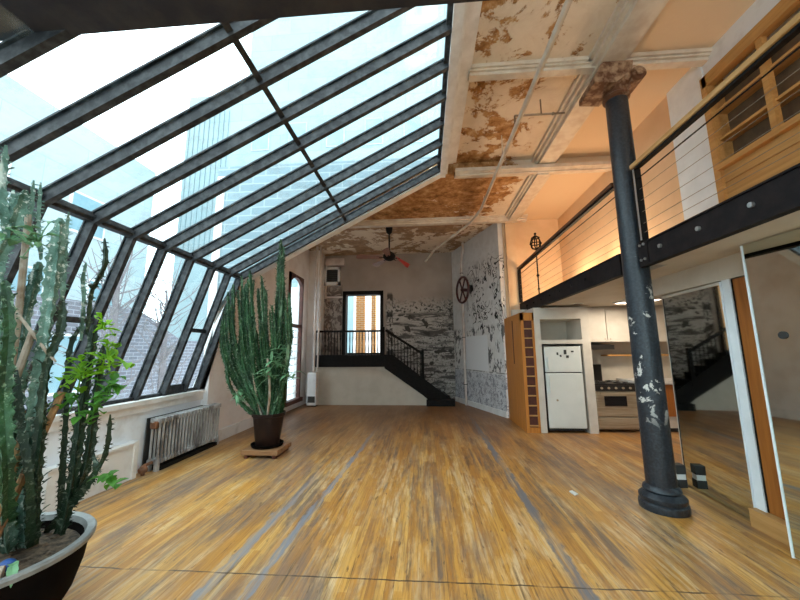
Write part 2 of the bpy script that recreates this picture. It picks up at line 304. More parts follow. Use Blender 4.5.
# ------------------------------------------------------------------ mesh helpers
class MB:
    """collects shapes in world coordinates; build() links them as ONE mesh object"""
    def __init__(s): s.bm = bmesh.new()
    def face(s, vs):
        try: return s.bm.faces.new(vs)
        except ValueError: return None
    def box(s, x0, x1, y0, y1, z0, z1, bev=0.0):
        return s.hexa([(x0, y0, z0), (x1, y0, z0), (x1, y1, z0), (x0, y1, z0), (x0, y0, z1), (x1, y0, z1), (x1, y1, z1), (x0, y1, z1)], bev)
    def hexa(s, p, bev=0.0):
        v = [s.bm.verts.new(q) for q in p]
        fs = [s.face([v[i] for i in f]) for f in ((0, 3, 2, 1), (4, 5, 6, 7), (0, 1, 5, 4), (1, 2, 6, 5), (2, 3, 7, 6), (3, 0, 4, 7))]
        if bev > 0:
            es = list({e for f in fs if f for e in f.edges})
            bmesh.ops.bevel(s.bm, geom=es, offset=bev, segments=2, profile=.5, affect='EDGES')
        return s
    def bar(s, p0, p1, w, h, up=(0, 0, 1), bev=0.0):
        p0, p1 = Vector(p0), Vector(p1); d = (p1 - p0).normalized()
        a = d.cross(Vector(up)).normalized(); b = a.cross(d).normalized()
        q = []
        for c in (p0, p1):
            q += [c - a * w / 2 - b * h / 2, c + a * w / 2 - b * h / 2, c + a * w / 2 + b * h / 2, c - a * w / 2 + b * h / 2]
        return s.hexa(q, bev)
    def prism(s, pts, vec, bev=0.0):
        vec = Vector(vec)
        a = [s.bm.verts.new(p) for p in pts]; b = [s.bm.verts.new(Vector(p) + vec) for p in pts]
        n = len(pts); s.face(a[::-1]); s.face(b)
        for i in range(n): s.face([a[i], a[(i + 1) % n], b[(i + 1) % n], b[i]])
        return s
    def tube(s, pts, r, seg=10, cap=True):
        P = [Vector(p) for p in pts]; rs = r if isinstance(r, (list, tuple)) else [r] * len(P)
        rings = []; t0 = (P[1] - P[0]).normalized(); a = t0.orthogonal().normalized()
        for i, p in enumerate(P):
            t = (P[min(i + 1, len(P) - 1)] - P[max(i - 1, 0)]).normalized()
            a = (a - t * a.dot(t)).normalized(); b = t.cross(a)
            rings.append([s.bm.verts.new(p + (a * math.cos(k * 2 * PI / seg) + b * math.sin(k * 2 * PI / seg)) * rs[i]) for k in range(seg)])
        for i in range(len(rings) - 1):
            for k in range(seg): s.face([rings[i][k], rings[i][(k + 1) % seg], rings[i + 1][(k + 1) % seg], rings[i + 1][k]])
        if cap: s.face(rings[0][::-1]); s.face(rings[-1])
        return s
    def lathe(s, c, prof, seg=32, closed=True):
        rings = [[s.bm.verts.new((c[0] + r * math.cos(k * 2 * PI / seg), c[1] + r * math.sin(k * 2 * PI / seg), c[2] + z)) for k in range(seg)] for r, z in prof]
        for i in range(len(rings) - 1):
            for k in range(seg): s.face([rings[i][k], rings[i][(k + 1) % seg], rings[i + 1][(k + 1) % seg], rings[i + 1][k]])
        if closed: s.face(rings[0][::-1]); s.face(rings[-1])
        return s
    def ball(s, c, r, sc=(1, 1, 1), u=12, v=8):
        bmesh.ops.create_uvsphere(s.bm, u_segments=u, v_segments=v, radius=r, matrix=Matrix.Translation(c) @ Matrix.Diagonal((*sc, 1)))
        return s
    def disc(s, c, axis, r, t, seg=20):
        c = Vector(c); ax = Vector(axis).normalized()
        return s.tube([c - ax * t / 2, c + ax * t / 2], r, seg)
    def ring(s, c, axis, R, r, seg=36, q=8):
        c = Vector(c); ax = Vector(axis).normalized(); a = ax.orthogonal().normalized(); b = ax.cross(a); rings = []
        for k in range(seg):
            d = a * math.cos(k * 2 * PI / seg) + b * math.sin(k * 2 * PI / seg)
            rings.append([s.bm.verts.new(c + d * (R + r * math.cos(j * 2 * PI / q)) + ax * r * math.sin(j * 2 * PI / q)) for j in range(q)])
        for k in range(seg):
            n = (k + 1) % seg
            for j in range(q): s.face([rings[k][j], rings[n][j], rings[n][(j + 1) % q], rings[k][(j + 1) % q]])
        return s
    def leaf(s, base, d, L, W, fold=.25, droop=.3, thick=.004):
        d = Vector(d).normalized(); side = d.cross(Vector((0, 0, 1)))
        if side.length < .05: side = Vector((1, 0, 0))
        side.normalize(); up = side.cross(d).normalized(); b = Vector(base)
        cols = []
        for t, w in ((0, .12), (.25, .8), (.55, 1.0), (.82, .6), (1, .04)):
            c = b + d * L * t - Vector((0, 0, 1)) * droop * L * t * t
            e = up * fold * W * w * .5
            cols.append([c - side * W * w * .5 + e, c, c + side * W * w * .5 + e])
        vt = [[s.bm.verts.new(p + up * thick) for p in c] for c in cols]; vb = [[s.bm.verts.new(p) for p in c] for c in cols]
        for i in range(len(cols) - 1):
            for j in range(2):
                s.face([vt[i][j], vt[i + 1][j], vt[i + 1][j + 1], vt[i][j + 1]]); s.face([vb[i][j], vb[i][j + 1], vb[i + 1][j + 1], vb[i + 1][j]])
            s.face([vt[i][0], vb[i][0], vb[i + 1][0], vt[i + 1][0]]); s.face([vt[i][2], vt[i + 1][2], vb[i + 1][2], vb[i][2]])
        return s
    def build(s, name, mat, parent=None, smooth=False, origin=None):
        root = parent
        while root is not None and root.parent is not None: root = root.parent
        off = Vector(origin) if origin is not None else (Vector(root.location) if root is not None else Vector((0, 0, 0)))
        bmesh.ops.recalc_face_normals(s.bm, faces=s.bm.faces)
        bmesh.ops.translate(s.bm, verts=s.bm.verts, vec=-off)
        me = bpy.data.meshes.new(name); s.bm.to_mesh(me); s.bm.free()
        if smooth:
            for p in me.polygons: p.use_smooth = True
            if smooth != 'all':
                me.set_sharp_from_angle(angle=math.radians(38))
        me.materials.append(mat)
        o = bpy.data.objects.new(name, me); COL.objects.link(o)
        if parent is not None: o.parent = parent
        elif origin is not None: o.location = off
        return o

def tag(o, label, cat, group=None, kind=None):
    o['label'] = label; o['category'] = cat
    if group: o['group'] = group
    if kind: o['kind'] = kind
    return o
def thing(name, label, cat, loc=(0, 0, 0), group=None, kind=None):
    o = bpy.data.objects.new(name, None); COL.objects.link(o); o.location = loc; o.empty_display_size = .1
    return tag(o, label, cat, group, kind)
def struct(name, mb, mat, label, cat, smooth=False):
    return tag(mb.build(name, mat, None, smooth), label, cat, kind='structure')
def B(*a): return MB().box(*a)

def catmull(pts, step):
    P = [Vector(p) for p in pts]; P = [P[0] * 2 - P[1]] + P + [P[-1] * 2 - P[-2]]; out = []
    for i in range(1, len(P) - 2):
        n = max(2, int((P[i + 1] - P[i]).length / step))
        for k in range(n):
            t = k / n; a, b, c, d = P[i - 1], P[i], P[i + 1], P[i + 2]
            out.append(.5 * ((2 * b) + (c - a) * t + (2 * a - 5 * b + 4 * c - d) * t * t + (3 * b - a - 3 * c + d) * t ** 3))
    out.append(P[-2]); return out

def cactus_stem(pts, r, ribs=4, leaves=0.0, rnd=random):
    """a fluted, notched candelabra stem with small tufts along its ribs"""
    mb = MB(); path = catmull(pts, .028); n = len(path); bm = mb.bm
    t0 = (path[1] - path[0]).normalized(); a = t0.orthogonal().normalized(); rings = []; ph = rnd.uniform(0, 6); tw = rnd.uniform(-.02, .02)
    for i, p in enumerate(path):
        t = (path[min(i + 1, n - 1)] - path[max(i - 1, 0)]).normalized(); a = (a - t * a.dot(t)).normalized(); b = t.cross(a)
        e = i / (n - 1); taper = min(1, .55 + e * 6) * (1 - .12 * e)
        if n - 1 - i < 5: taper *= (.35, .62, .80, .91, .97)[n - 1 - i]
        swell = 1 + .10 * math.sin(i * .22 + ph)
        ring = []
        for k in range(ribs * 2):
            an = k * PI / ribs + tw * i
            rr = r * taper * swell * ((1.10 + (.34 if i % 3 == 0 else -.06)) if k % 2 == 0 else .50)
            ring.append(bm.verts.new(p + (a * math.cos(an) + b * math.sin(an)) * rr))
        rings.append(ring)
        if 2 < i < n - 1:
            for k in range(0, ribs * 2, 2):
                an = k * PI / ribs + tw * i; d = a * math.cos(an) + b * math.sin(an)
                if rnd.random() < leaves: mb.leaf(p + d * r * taper * 1.05, d * .8 + Vector((0, 0, .8)), rnd.uniform(.035, .075), .022, .2, .2, .002)
                elif rnd.random() < .5:
                    q = p + d * r * taper * 1.1; w = .004; L = .022
                    for sg in (-1, 1):
                        v = [bm.verts.new(q + t * w), bm.verts.new(q - t * w), bm.verts.new(q + d * L + t * sg * .007)]
                        mb.face(v)
    for i in range(n - 1):
        K = ribs * 2
        for k in range(K): mb.face([rings[i][k], rings[i][(k + 1) % K], rings[i + 1][(k + 1) % K], rings[i + 1][k]])
    mb.face(rings[0][::-1]); mb.face(rings[-1])
    return mb

# ------------------------------------------------------------------ dimensions
XL, XS, XE, XR = -3.80, -4.00, -3.35, .33     # left wall, sill, eave, ridge
ZS, ZE, ZR, ZC, ZN = .96, 2.96, 4.92, 4.92, 5.12
YE, YB, YN = 5.76, 11.20, -2.6                 # end of skylight, back wall, near wall
SL = (ZR - ZE) / (XR - XE)
CA, CB = (.95, 11.20), (1.93, 8.48)            # the angled mural wall

# ------------------------------------------------------------------ the setting
struct('floor', B(-4.3, 5.7, YN - .1, 13.0, -.12, 0), m['floor'], 'worn honey-coloured strip wood floor with three grey painted stripes', 'floor')
cm = MB()
cm.box(XR, 5.7, YN, 5.98, ZN + .02, ZN + .14); cm.box(XR, 5.7, 5.98, YB + .2, ZC + .02, ZC + .34); cm.box(XR - .02, XR + .12, YN, 5.98, ZR, ZN + .1)
cm.box(-3.95, XR, YE + .05, YB + .2, ZC + .02, ZC + .14)
struct('ceiling', cm, m['ceiling'], 'cream plaster ceiling with peeling brown patches', 'ceiling')
k = MB(); k.box(-4.1, -3.90, YN, YE, 0, ZS - .05)
struct('wall_left', k, m['kneewall'], 'low scuffed white wall under the sloping windows', 'wall')
k = MB()
wy0, wy1, wz0, wz1 = 8.95, 10.0, .22, 3.85
k.box(XL - .15, XL, YE, wy0, 0, ZC + .05); k.box(XL - .15, XL, wy1, YB + .1, 0, ZC + .05); k.box(XL - .15, XL, wy0, wy1, 0, wz0); k.box(XL - .15, XL, wy0, wy1, wz1, ZC + .05)
struct('wall_left_rear', k, m['leftwall'], 'pinkish white plaster wall with the tall window behind the potted cactus', 'wall')
k = MB()
k.prism([(XS - .1, YE - .035, 0), (XL + .01, YE - .035, 0), (XL + .01, YE - .035, ZE - .9), (XE, YE - .035, ZE), (XS - .1, YE - .035, ZS)], (0, .03, 0))
struct('wall_left_end', k, m['leftwall'], 'narrow slanted white wall closing the far end of the sloping windows', 'wall')
k = MB(); k.prism([(XL, YE + .02, ZE - .6), (XE, YE + .02, ZE + .1), (XR, YE + .02, ZR + .26), (XL - .16, YE + .02, ZR + .26), (XL - .16, YE + .02, ZE - .6)], (0, .10, 0))
struct('wall_gable', k, m['gablebrick'], 'pale brick gable wall above the far end of the skylight', 'wall')
dx0, dx1, dz0, dz1 = -2.78, -1.42, 1.49, 3.60
k = MB()
k.box(XL - .1, dx0, YB, YB + .25, 0, ZC + .05); k.box(dx1, 1.3, YB, YB + .25, 0, ZC + .05); k.box(dx0, dx1, YB, YB + .25, dz1, ZC + .05); k.box(dx0, dx1, YB, YB + .25, 0, dz0)
struct('wall_back', k, m['backwall'], 'taupe far wall covered in black ink drawings right of the bright doorway', 'wall')
n_ = Vector((CB[1] - CA[1], -(CB[0] - CA[0]), 0)).normalized()   # into the room (-x,-y)
k = MB(); k.prism([(CA[0], CA[1], 0), (CB[0], CB[1], 0), (CB[0] - n_.x * .12, CB[1] + .02, 0), (CA[0] - n_.x * .3, CA[1] + .1, 0)], (0, 0, ZC + .05))
struct('wall_mural', k, m['mural'], 'white angled wall with black ink doodles and a plain white panel', 'wall')
struct('wall_loft_back', B(2.05, 5.7, 8.49, 8.6, 2.3, ZC + .05), m['peach'], 'peach coloured end wall of the loft gallery behind the cable railing', 'wall')
struct('wall_loft_right', MB().box(3.47, 3.6, 4.47, 8.5, 2.55, ZN + .05), m['peach'], 'peach side wall of the loft gallery', 'wall')
struct('wall_loft_panel', B(3.44, 3.6, 3.90, 4.47, 2.73, ZN + .05), m['whitebright'], 'bluish white painted strip of loft wall left of the pine shelving', 'wall')
struct('wall_loft_near', MB().box(3.62, 3.75, YN, 3.90, 2.55, ZN + .05).box(3.46, 3.62, YN, 3.90, 4.84, ZN + .05), m['whitedirty'], 'white wall behind and above the pine shelving', 'wall')
struct('wall_kitchen', B(2.0, 5.7, 7.80, 7.92, 0, 2.52), m['kitchenwall'], 'cream kitchen wall behind the fridge and range', 'wall')
struct('wall_right', B(5.6, 5.7, YN, 7.9, 0, 2.52), m['kitchenwall'], 'cream wall at the right end of the kitchen', 'wall')
struct('wall_closet', B(3.45, 3.55, YN, 4.52, 0, 2.50), m['white'], 'white back wall of the closet behind the mirror doors', 'wall')
k = MB(); k.box(-4.2, -3.2, YN - .1, YN, 0, ZN + .1); k.box(2.2, 5.7, YN - .1, YN, 0, ZN + .1); k.box(-3.2, 2.2, YN - .1, YN, 0, .7); k.box(-3.2, 2.2, YN - .1, YN, 4.3, ZN + .1)
struct('wall_near', k, m['pinkwhite'], 'plaster wall with tall windows behind the viewer', 'wall')
w4 = thing('window_4', 'wide tall window in the wall behind the viewer', 'window', (-.5, YN, .7), kind='structure')
for i in range(5):
    x = -3.2 + i * 1.35; B(x - .05, x + .05, YN - .09, YN - .01, .7, 4.3).build('mullion', m['white'], w4)
for z in (.73, 2.6, 4.27): B(-3.2, 2.2, YN - .09, YN - .01, z - .04, z + .04).build('transom', m['white'], w4)
B(-3.2, 2.2, YN - .06, YN - .052, .7, 4.3).build('pane', m['glass'], w4)
k = MB(); k.box(2.62, 5.6, YN, 8.49, 2.50, 2.56); k.box(2.405, 2.62, YN, 3.70, 2.50, 2.71); k.box(2.405, 2.62, 4.04, 8.37, 2.50, 2.71)
struct('ceiling_kitchen', k, m['kitchenwall'], 'smooth cream soffit under the loft gallery', 'ceiling')
k = MB(); k.box(2.62, 3.75, YN, 8.49, 2.56, 2.72)
struct('floor_loft', k, m['shelfwood'], 'timber floor of the loft gallery', 'floor')
# pilaster in the far left corner
struct('trim_pilaster', B(XL - .02, -3.46, 10.55, YB + .02, 0, ZC + .04), m['leftwall'], 'pale plaster pilaster in the far left corner', 'pilaster')
# ceiling beams and mouldings
def beam(name, x0, x1, y0, y1, z0, zt, label, f=.05):
    k = MB(); k.box(x0, x1, y0, y1, z0, zt + .04)
    if x1 - x0 > y1 - y0: k.box(x0, x1, y0 - f, y1 + f, z0 + (zt - z0) * .45, zt + .04); k.box(x0, x1, y0 - f * 2, y1 + f * 2, zt - .025, zt + .04)
    else: k.box(x0 - f, x1 + f, y0, y1, z0 + (zt - z0) * .45, zt + .04); k.box(x0 - f * 2, x1 + f * 2, y0, y1, zt - .025, zt + .04)
    return struct(name, k, m['molding'], label, 'beam')
beam('trim_beam_long', 2.15, 2.43, YN, 5.98, 4.985, ZN, 'long cream ceiling beam carried by the iron column')
beam('trim_beam_long_rear', 2.15, 2.35, 5.98, 8.45, 4.83, ZC, 'cream ceiling beam continuing to the far end of the loft')
beam('trim_beam_cross_near', .62, 3.6, 3.80, 3.90, 5.03, ZN, 'cream moulded cross beam at the column capital', .03)
beam('trim_beam_cross_middle', .62, 3.5, 5.94, 6.02, 4.86, ZC, 'cream moulded cross beam level with the far end of the skylight', .05)
beam('trim_beam_cross_far', XL, 2.6, 8.2, 8.34, 4.82, ZC, 'long cream cross beam in front of the far ceiling bay')
k = MB(); k.box(XR, XR + .10, YN, YE + .12, ZC - .12, ZC + .1); k.box(XR + .08, XR + .14, YN, YE + .12, ZC - .05, ZN + .03); k.box(XR + .14, XR + .26, YN, YE + .12, ZN - .05, ZN + .03); k.box(XR + .26, XR + .31, YN, YE + .12, ZN - .03, ZN + .03)
struct('trim_ridge', k, m['white'], 'white moulding along the top edge of the skylight', 'trim')
k = MB(); k.bar((XE, YE + .05, ZE - .03), (XR + .05, YE + .05, ZR - .03), .12, .16, (0, 1, 0))
struct('trim_rake', k, m['white'], 'white sloping board along the far edge of the skylight', 'trim')
k = MB(); k.box(-4.12, -3.84, YN, YE, ZS - .06, ZS); k.box(-3.90, -3.87, YN, YE, ZS - .16, ZS - .06)
struct('trim_sill', k, m['white'], 'long white window sill above the radiator', 'sill')
k = MB()
d = Vector((CB[0] - CA[0], CB[1] - CA[1], 0)).normalized()
k.prism([(CA[0], CA[1], 0), (CB[0], CB[1], 0), (CB[0] + n_.x * .03, CB[1] + n_.y * .03, 0), (CA[0] + n_.x * .03, CA[1] + n_.y * .03, 0)], (0, 0, .14))
struct('baseboard_mural', k, m['white'], 'white baseboard at the foot of the doodled wall', 'baseboard')
struct('baseboard_left', B(XL, XL + .03, YE + .1, 10.5, 0, .2), m['whitedirty'], 'scuffed white baseboard along the left wall', 'baseboard')
k = MB(); k.box(2.10, 2.34, 8.38, 8.49, 0, ZC)
struct('trim_loft_end', k, m['peach'], 'peach pier beside the end of the loft railing', 'pier')
k = MB(); k.bar((-2.75, 1.485, 3.655), (4.2, 1.485, 3.655), .27, .26, (0, 0, 1))
struct('trim_tie_beam', k, m['tie'], 'dark timber tie beam crossing the top of the view', 'beam')

# skylight: a roof of glass between dark steel rafters
RY = [5.70, 5.36, 4.92, 4.43, 3.92, 3.45, 2.99, 2.53, 2.07, 1.61, 1.15, .69, .23, -.23, -.69, -1.15, -1.61, -2.07, -2.53]
XP = -1.42; ZP = ZE + (XP - XE) * SL
nrm = Vector((-SL, 0, 1)).normalized()
w1 = thing('window_1', 'big sloping skylight of clear panes between dark steel rafters', 'skylight', (XE, 1.6, ZE), kind='structure')
for y in RY:
    k = MB(); a = Vector((XE, y, ZE)); b = Vector((XR, y, ZR))
    k.bar(a - nrm * .025, b - nrm * .025, .058, .11, (0, 1, 0)) if False else k.bar(a - nrm * .03, b - nrm * .03, .055, .10, nrm)
    k.bar(a + nrm * .028, b + nrm * .028, .095, .016, nrm)
    k.build('rafter', m['frame'], w1)
k = MB(); k.bar(Vector((XP, YN, ZP)) - nrm * .02, Vector((XP, YE, ZP)) - nrm * .02, .05, .06, nrm); k.build('purlin', m['frame'], w1)
k = MB(); k.bar((XE, YN, ZE), (XE, YE, ZE), .08, .09); k.bar((XE + .05, YN, ZE + .0), (XE + .05, YE, ZE + .0), .035, .03); k.build('eave_bar', m['frame'], w1)
k = MB(); k.bar((XR - .02, YN, ZR), (XR - .02, YE, ZR), .07, .10); k.build('ridge_bar', m['frame'], w1)
for i in range(len(RY) - 1):
    y0, y1 = RY[i + 1] + .02, RY[i] - .02
    for xa, xb in ((XE + .02, XP - .01), (XP + .01, XR - .04)):
        k = MB(); pa = [Vector((xa, y0, ZE + (xa - XE) * SL)), Vector((xb, y0, ZE + (xb - XE) * SL)), Vector((xb, y1, ZE + (xb - XE) * SL)), Vector((xa, y1, ZE + (xa - XE) * SL))]
        k.prism([p + nrm * .012 for p in pa], nrm * .006); k.build('pane', m['glass'], w1)
# steep lower windows
w2 = thing('window_2', 'row of steep leaning window panes in dark steel bars above the white sill', 'window', (XS, 1.6, ZS), kind='structure')
sd = Vector((XE - XS, 0, ZE - ZS)).normalized(); n2 = Vector((-sd.z, 0, sd.x))
for i, y in enumerate(RY):
    k = MB(); k.bar(Vector((XS, y, ZS)) - n2 * .02, Vector((XE, y, ZE)) - n2 * .02, .05, .09, n2); k.bar(Vector((XS, y, ZS)) + n2 * .03, Vector((XE, y, ZE)) + n2 * .03, .085, .014, n2); k.build('mullion', m['frame'], w2)
k = MB(); k.bar((XS, YN, ZS + .02), (XS, YE, ZS + .02), .07, .05); k.build('sill_bar', m['frame'], w2)
def at2(z): return Vector((XS + (z - ZS) / (ZE - ZS) * (XE - XS), 0, z))
for i in range(len(RY) - 1):
    y0, y1 = RY[i + 1] + .02, RY[i] - .02
    a, b = at2(ZS + .04), at2(ZE - .04); Y0, Y1 = Vector((0, y0, 0)), Vector((0, y1, 0))
    k = MB(); k.prism([a + Y0 + n2 * .012, a + Y1 + n2 * .012, b + Y1 + n2 * .012, b + Y0 + n2 * .012], n2 * .006); k.build('pane', m['glass'], w2)
    if i in (1, 5, 8):      # opening casements
        c = at2(1.95)
        k = MB(); k.bar(c + Y0, c + Y1, .05, .06)
        if i == 1:
            lo = at2(ZS + .08); k.bar(lo + Y0, lo + Y1, .05, .12)
        k.build('transom', m['frame'], w2)
# tall window in the rear left wall
w3 = thing('window_3', 'tall brown framed window with a curved head behind the potted cactus', 'window', (XL, 9.47, wz0), kind='structure')
k = MB(); X0, X1 = XL - .05, XL + .05
k.box(X0, X1, wy0, wy0 + .09, wz0, wz1); k.box(X0, X1, wy1 - .09, wy1, wz0, wz1); k.box(X0, X1 + .06, wy0 - .08, wy1 + .08, wz0 - .06, wz0 + .05); k.box(X0, X1, wy0, wy1, 2.30, 2.40)
prof = [(X0, wy0, wz1), (X0, wy0, wz1 - .35)] + [(X0, wy0 + (wy1 - wy0) * t / 10, wz1 - .35 + .27 * math.sin(PI * t / 10) ** .7) for t in range(0, 11)] + [(X0, wy1, wz1)]
k.prism(prof, (X1 - X0, 0, 0)); k.build('window_frame', m['redwood'], w3)
k = MB(); k.box(XL - .02, XL - .012, wy0 + .05, wy1 - .05, wz0 + .05, wz1 - .05); k.build('pane', m['glass'], w3)
k = MB()
for i in range(1, 6): k.box(XL - .03, XL - .022, wy0 + i * .175 - .008, wy0 + i * .175 + .008, wz0, 2.3)
for i in range(1, 11): k.box(XL - .03, XL - .022, wy0, wy1, wz0 + i * .2 - .008, wz0 + i * .2 + .008)
k.build('security_bars', m['whitedirty'], w3)
# doorway to the outside, up on the landing
d1 = thing('door_1', 'dark framed open doorway full of daylight above the landing', 'doorway', (-2.1, YB, dz0), kind='structure')
k = MB(); k.box(dx0 - .02, dx0 + .09, YB - .05, YB + .26, dz0, dz1 + .02); k.box(dx1 - .09, dx1 + .02, YB - .05, YB + .26, dz0, dz1 + .02); k.box(dx0 - .02, dx1 + .02, YB - .05, YB + .26, dz1 - .08, dz1 + .05)
k.build('door_frame', m['black'], d1)
k = MB(); k.box(dx0 + .09, dx1 - .09, YB + .12, YB + .16, dz0, dz0 + .06); k.build('threshold', m['black'], d1)

# ------------------------------------------------------------------ landing and stairs
LF, LZ = 10.25, 1.49
k = MB(); k.prism([(-3.46, LF + .06, 0), (-3.46, LF + .06, 1.16), (-1.25, LF + .06, 1.16), (.30, LF + .06, 0)], (0, .06, 0))
struct('wall_under_landing', k, m['kitchenwall'], 'plain pale panel wall under the dark landing', 'wall')
ld = thing('stair_landing', 'black raised landing with railing in front of the bright doorway', 'landing', (-2.3, 10.7, LZ))
B(-3.45, -1.25, LF, YB - .01, LZ - .06, LZ).build('deck', m['black'], ld)
B(-3.45, -1.25, LF - .02, LF + .05, LZ - .36, LZ).build('fascia', m['black'], ld)
k = MB(); k.bar((-3.44, LF + .03, 2.22), (-1.27, LF + .03, 2.22), .06, .06); k.build('handrail', m['black'], ld)
B(-1.33, -1.25, LF, LF + .08, LZ, 2.34).build('newel_post', m['black'], ld)
for i in range(22):
    x = -3.40 + i * .097
    k = MB(); k.lathe((x, LF + .03, LZ), [(.012, 0), (.018, .15), (.010, .35), (.018, .5), (.012, .72)], 8); k.build('baluster', m['black'], ld, True)
st = thing('staircase', 'black wooden staircase descending right from the landing along the doodled wall', 'staircase', (-.2, 10.7, 0))
RISE, RUN, NS = LZ / 8, .275, 7
for i in range(NS):
    z = LZ - RISE * (i + 1); x = -1.22 + RUN * i
    w = 0 if i < 5 else (.04 * (i - 4))
    B(x - .01, x + RUN + .03, LF - w, YB - .03 - .0, z - .04, z).build('tread', m['black'], st)
    B(x - .01, x + .02, LF + .02 - w, YB - .03, z, z + RISE - .04).build('riser', m['black'], st)
xe = -1.22 + RUN * NS
B(xe - .01, xe + .02, LF - .08, YB - .03, 0, RISE - .04).build('riser', m['black'], st)
k = MB(); k.prism([(-1.248, LF - .02, LZ), (-1.248, LF - .02, LZ - .40), (-.1, LF - .02, .30), (.25, LF - .02, 0), (xe + .0, LF - .02, 0), (xe, LF - .02, .20), (-1.0, LF - .02, LZ)], (0, .05, 0)); k.build('stringer', m['black'], st)
B(-.14, -.05, LF - .04, LF + .06, .62, 1.62).build('newel_post', m['black'], st)
k = MB(); k.bar((-1.22, LF + .03, 2.24), (-.1, LF + .03, 1.52), .06, .07); k.build('handrail', m['black'], st)
for i in range(11):
    x = -1.13 + i * .097; zt = 2.24 - (x + 1.22) * .643
    k = MB(); zb = LZ - (x + 1.22) * RISE / RUN - .02; k.lathe((x, LF + .03, zb), [(.012, 0), (.018, .15), (.010, .35), (.012, zt - zb)], 8); k.build('baluster', m['black'], st, True)
k = MB(); k.box(.0, xe + .12, LF - .14, LF + .2, 0, .17); k.build('bullnose_step', m['black'], st)

# ------------------------------------------------------------------ iron column
cx, cy = 2.39, 3.87
c0 = thing('iron_column', 'blue-black cast iron column with chipped paint and rusty capital', 'column', (cx, cy, 0))
k = MB(); k.lathe((cx, cy, 0), [(.212, 0), (.216, .03), (.212, .065), (.195, .078), (.205, .10), (.205, .125), (.178, .15), (.158, .165), (.168, .185), (.160, .21), (.135, .23)], 40); k.build('base', m['column'], c0, True)
k = MB(); k.lathe((cx, cy, 0), [(.133, .22), (.131, 1.5), (.126, 3.0), (.118, 4.62)], 40); k.build('shaft', m['column'], c0, True)
k = MB(); k.lathe((cx, cy, 0), [(.118, 4.60), (.145, 4.62), (.145, 4.65), (.125, 4.67), (.125, 4.71), (.16, 4.75), (.19, 4.82), (.20, 4.88), (.16, 4.91)], 24)
for i in range(10):
    an = i * 2 * PI / 10; k.ball((cx + .165 * math.cos(an), cy + .165 * math.sin(an), 4.81), .05, (1, 1, 1.3))
k.build('capital', m['rust'], c0, True)
k = MB(); k.prism([(cx - .34, cy - .20, 4.72), (cx - .34, cy - .20, 4.80), (cx - .22, cy - .20, 4.98), (cx + .12, cy - .20, 4.98), (cx + .10, cy - .20, 4.86), (cx - .10, cy - .20, 4.70)], (0, .40, 0), .01); k.build('bracket_block', m['rust'], c0)
k = MB(); k.disc((cx + .19, cy, 4.84), (0, 1, 0), .085, .34, 24); k.disc((cx + .19, cy - .17, 4.84), (0, 1, 0), .04, .04, 16); k.build('scroll', m['rust'], c0, True)

# ------------------------------------------------------------------ loft edge: steel beams, rails
def steel(y0, y1, label, plate):
    t = thing('steel_beam', label, 'beam', (2.46, (y0 + y1) / 2, 2.48), 'steel loft beams')
    k = MB(); k.box(2.34, 2.36, y0, y1, 2.49, 2.72); k.box(2.325, 2.40, y0, y1, 2.47, 2.495); k.box(2.325, 2.40, y0, y1, 2.715, 2.73); k.build('channel', m['steel'], t)
    y = y0 + .28 if plate != 'far' else y0 + .9
    n = 0
    while y < y1 - .2 and n < 14:
        k = MB(); k.disc((2.335, y, 2.61 + (.0 if n % 2 else .0)), (1, 0, 0), .020, .03, 10); k.build('bolt', m['bolt'] if plate == 'near' else m['steel'], t, True)
        y += .47; n += 1
    k = MB(); e = y1 if plate == 'near' else y0
    k.box(2.325, 2.345, min(e, e - .14 if plate == 'near' else e), max(e, e + .14 if plate != 'near' else e), 2.492, 2.718); k.build('end_plate', m['steel'], t)
    if plate == 'near':
        for zz in (2.54, 2.70):
            for yy in (y1 - .04, y1 - .10):
                k = MB(); k.disc((2.322, yy, zz), (1, 0, 0), .014, .02, 8); k.build('bolt', m['bolt'], t, True)
    return t
steel(YN + .05, 3.69, 'dark steel loft beam with bright bolts right of the column', 'near')
steel(4.05, 8.36, 'dark steel loft beam running from the column to the far wall', 'far')
def guard(y0, y1, light, label):
    t = thing('cable_railing', label, 'railing', (2.37, (y0 + y1) / 2, 2.75), 'loft railings')
    k = MB()
    k.bar((2.37, y0, 3.62), (2.37, y1, 3.62), .085, .05, bev=.008); k.build('handrail', m['rail_light'] if light else m['rail_dark'], t)
    k = MB(); k.bar((2.37, y0, 3.58), (2.37, y1, 3.58), .05, .025); k.build('rail_bracket_strip', m['black'], t)
    for i, z in enumerate((3.46, 3.33, 3.20, 3.07, 2.94, 2.84)):
        k = MB(); k.tube([(2.37, y0, z), (2.37, y1, z)], .007 if i == 0 else .0026, 6)
        k.build('cable', m['black'] if i == 0 else m['cable'], t, True)
    ps = (y1 - .03,) if not light else (y1 - .03, 1.55)
    for y in ps:
        k = MB(); k.box(2.335, 2.405, y - .03, y + .03, 2.755, 3.57); k.build('post', m['black'], t)
        if light:
            k = MB(); k.box(2.328, 2.335, y - .03, y - .012, 2.755, 3.57); k.build('post_edge', m['bolt'], t)
    return t
guard(YN + .05, 3.68, True, 'cable railing with light wood handrail right of the column')
guard(4.06, 8.37, False, 'cable railing with dark brown handrail between column and far wall')

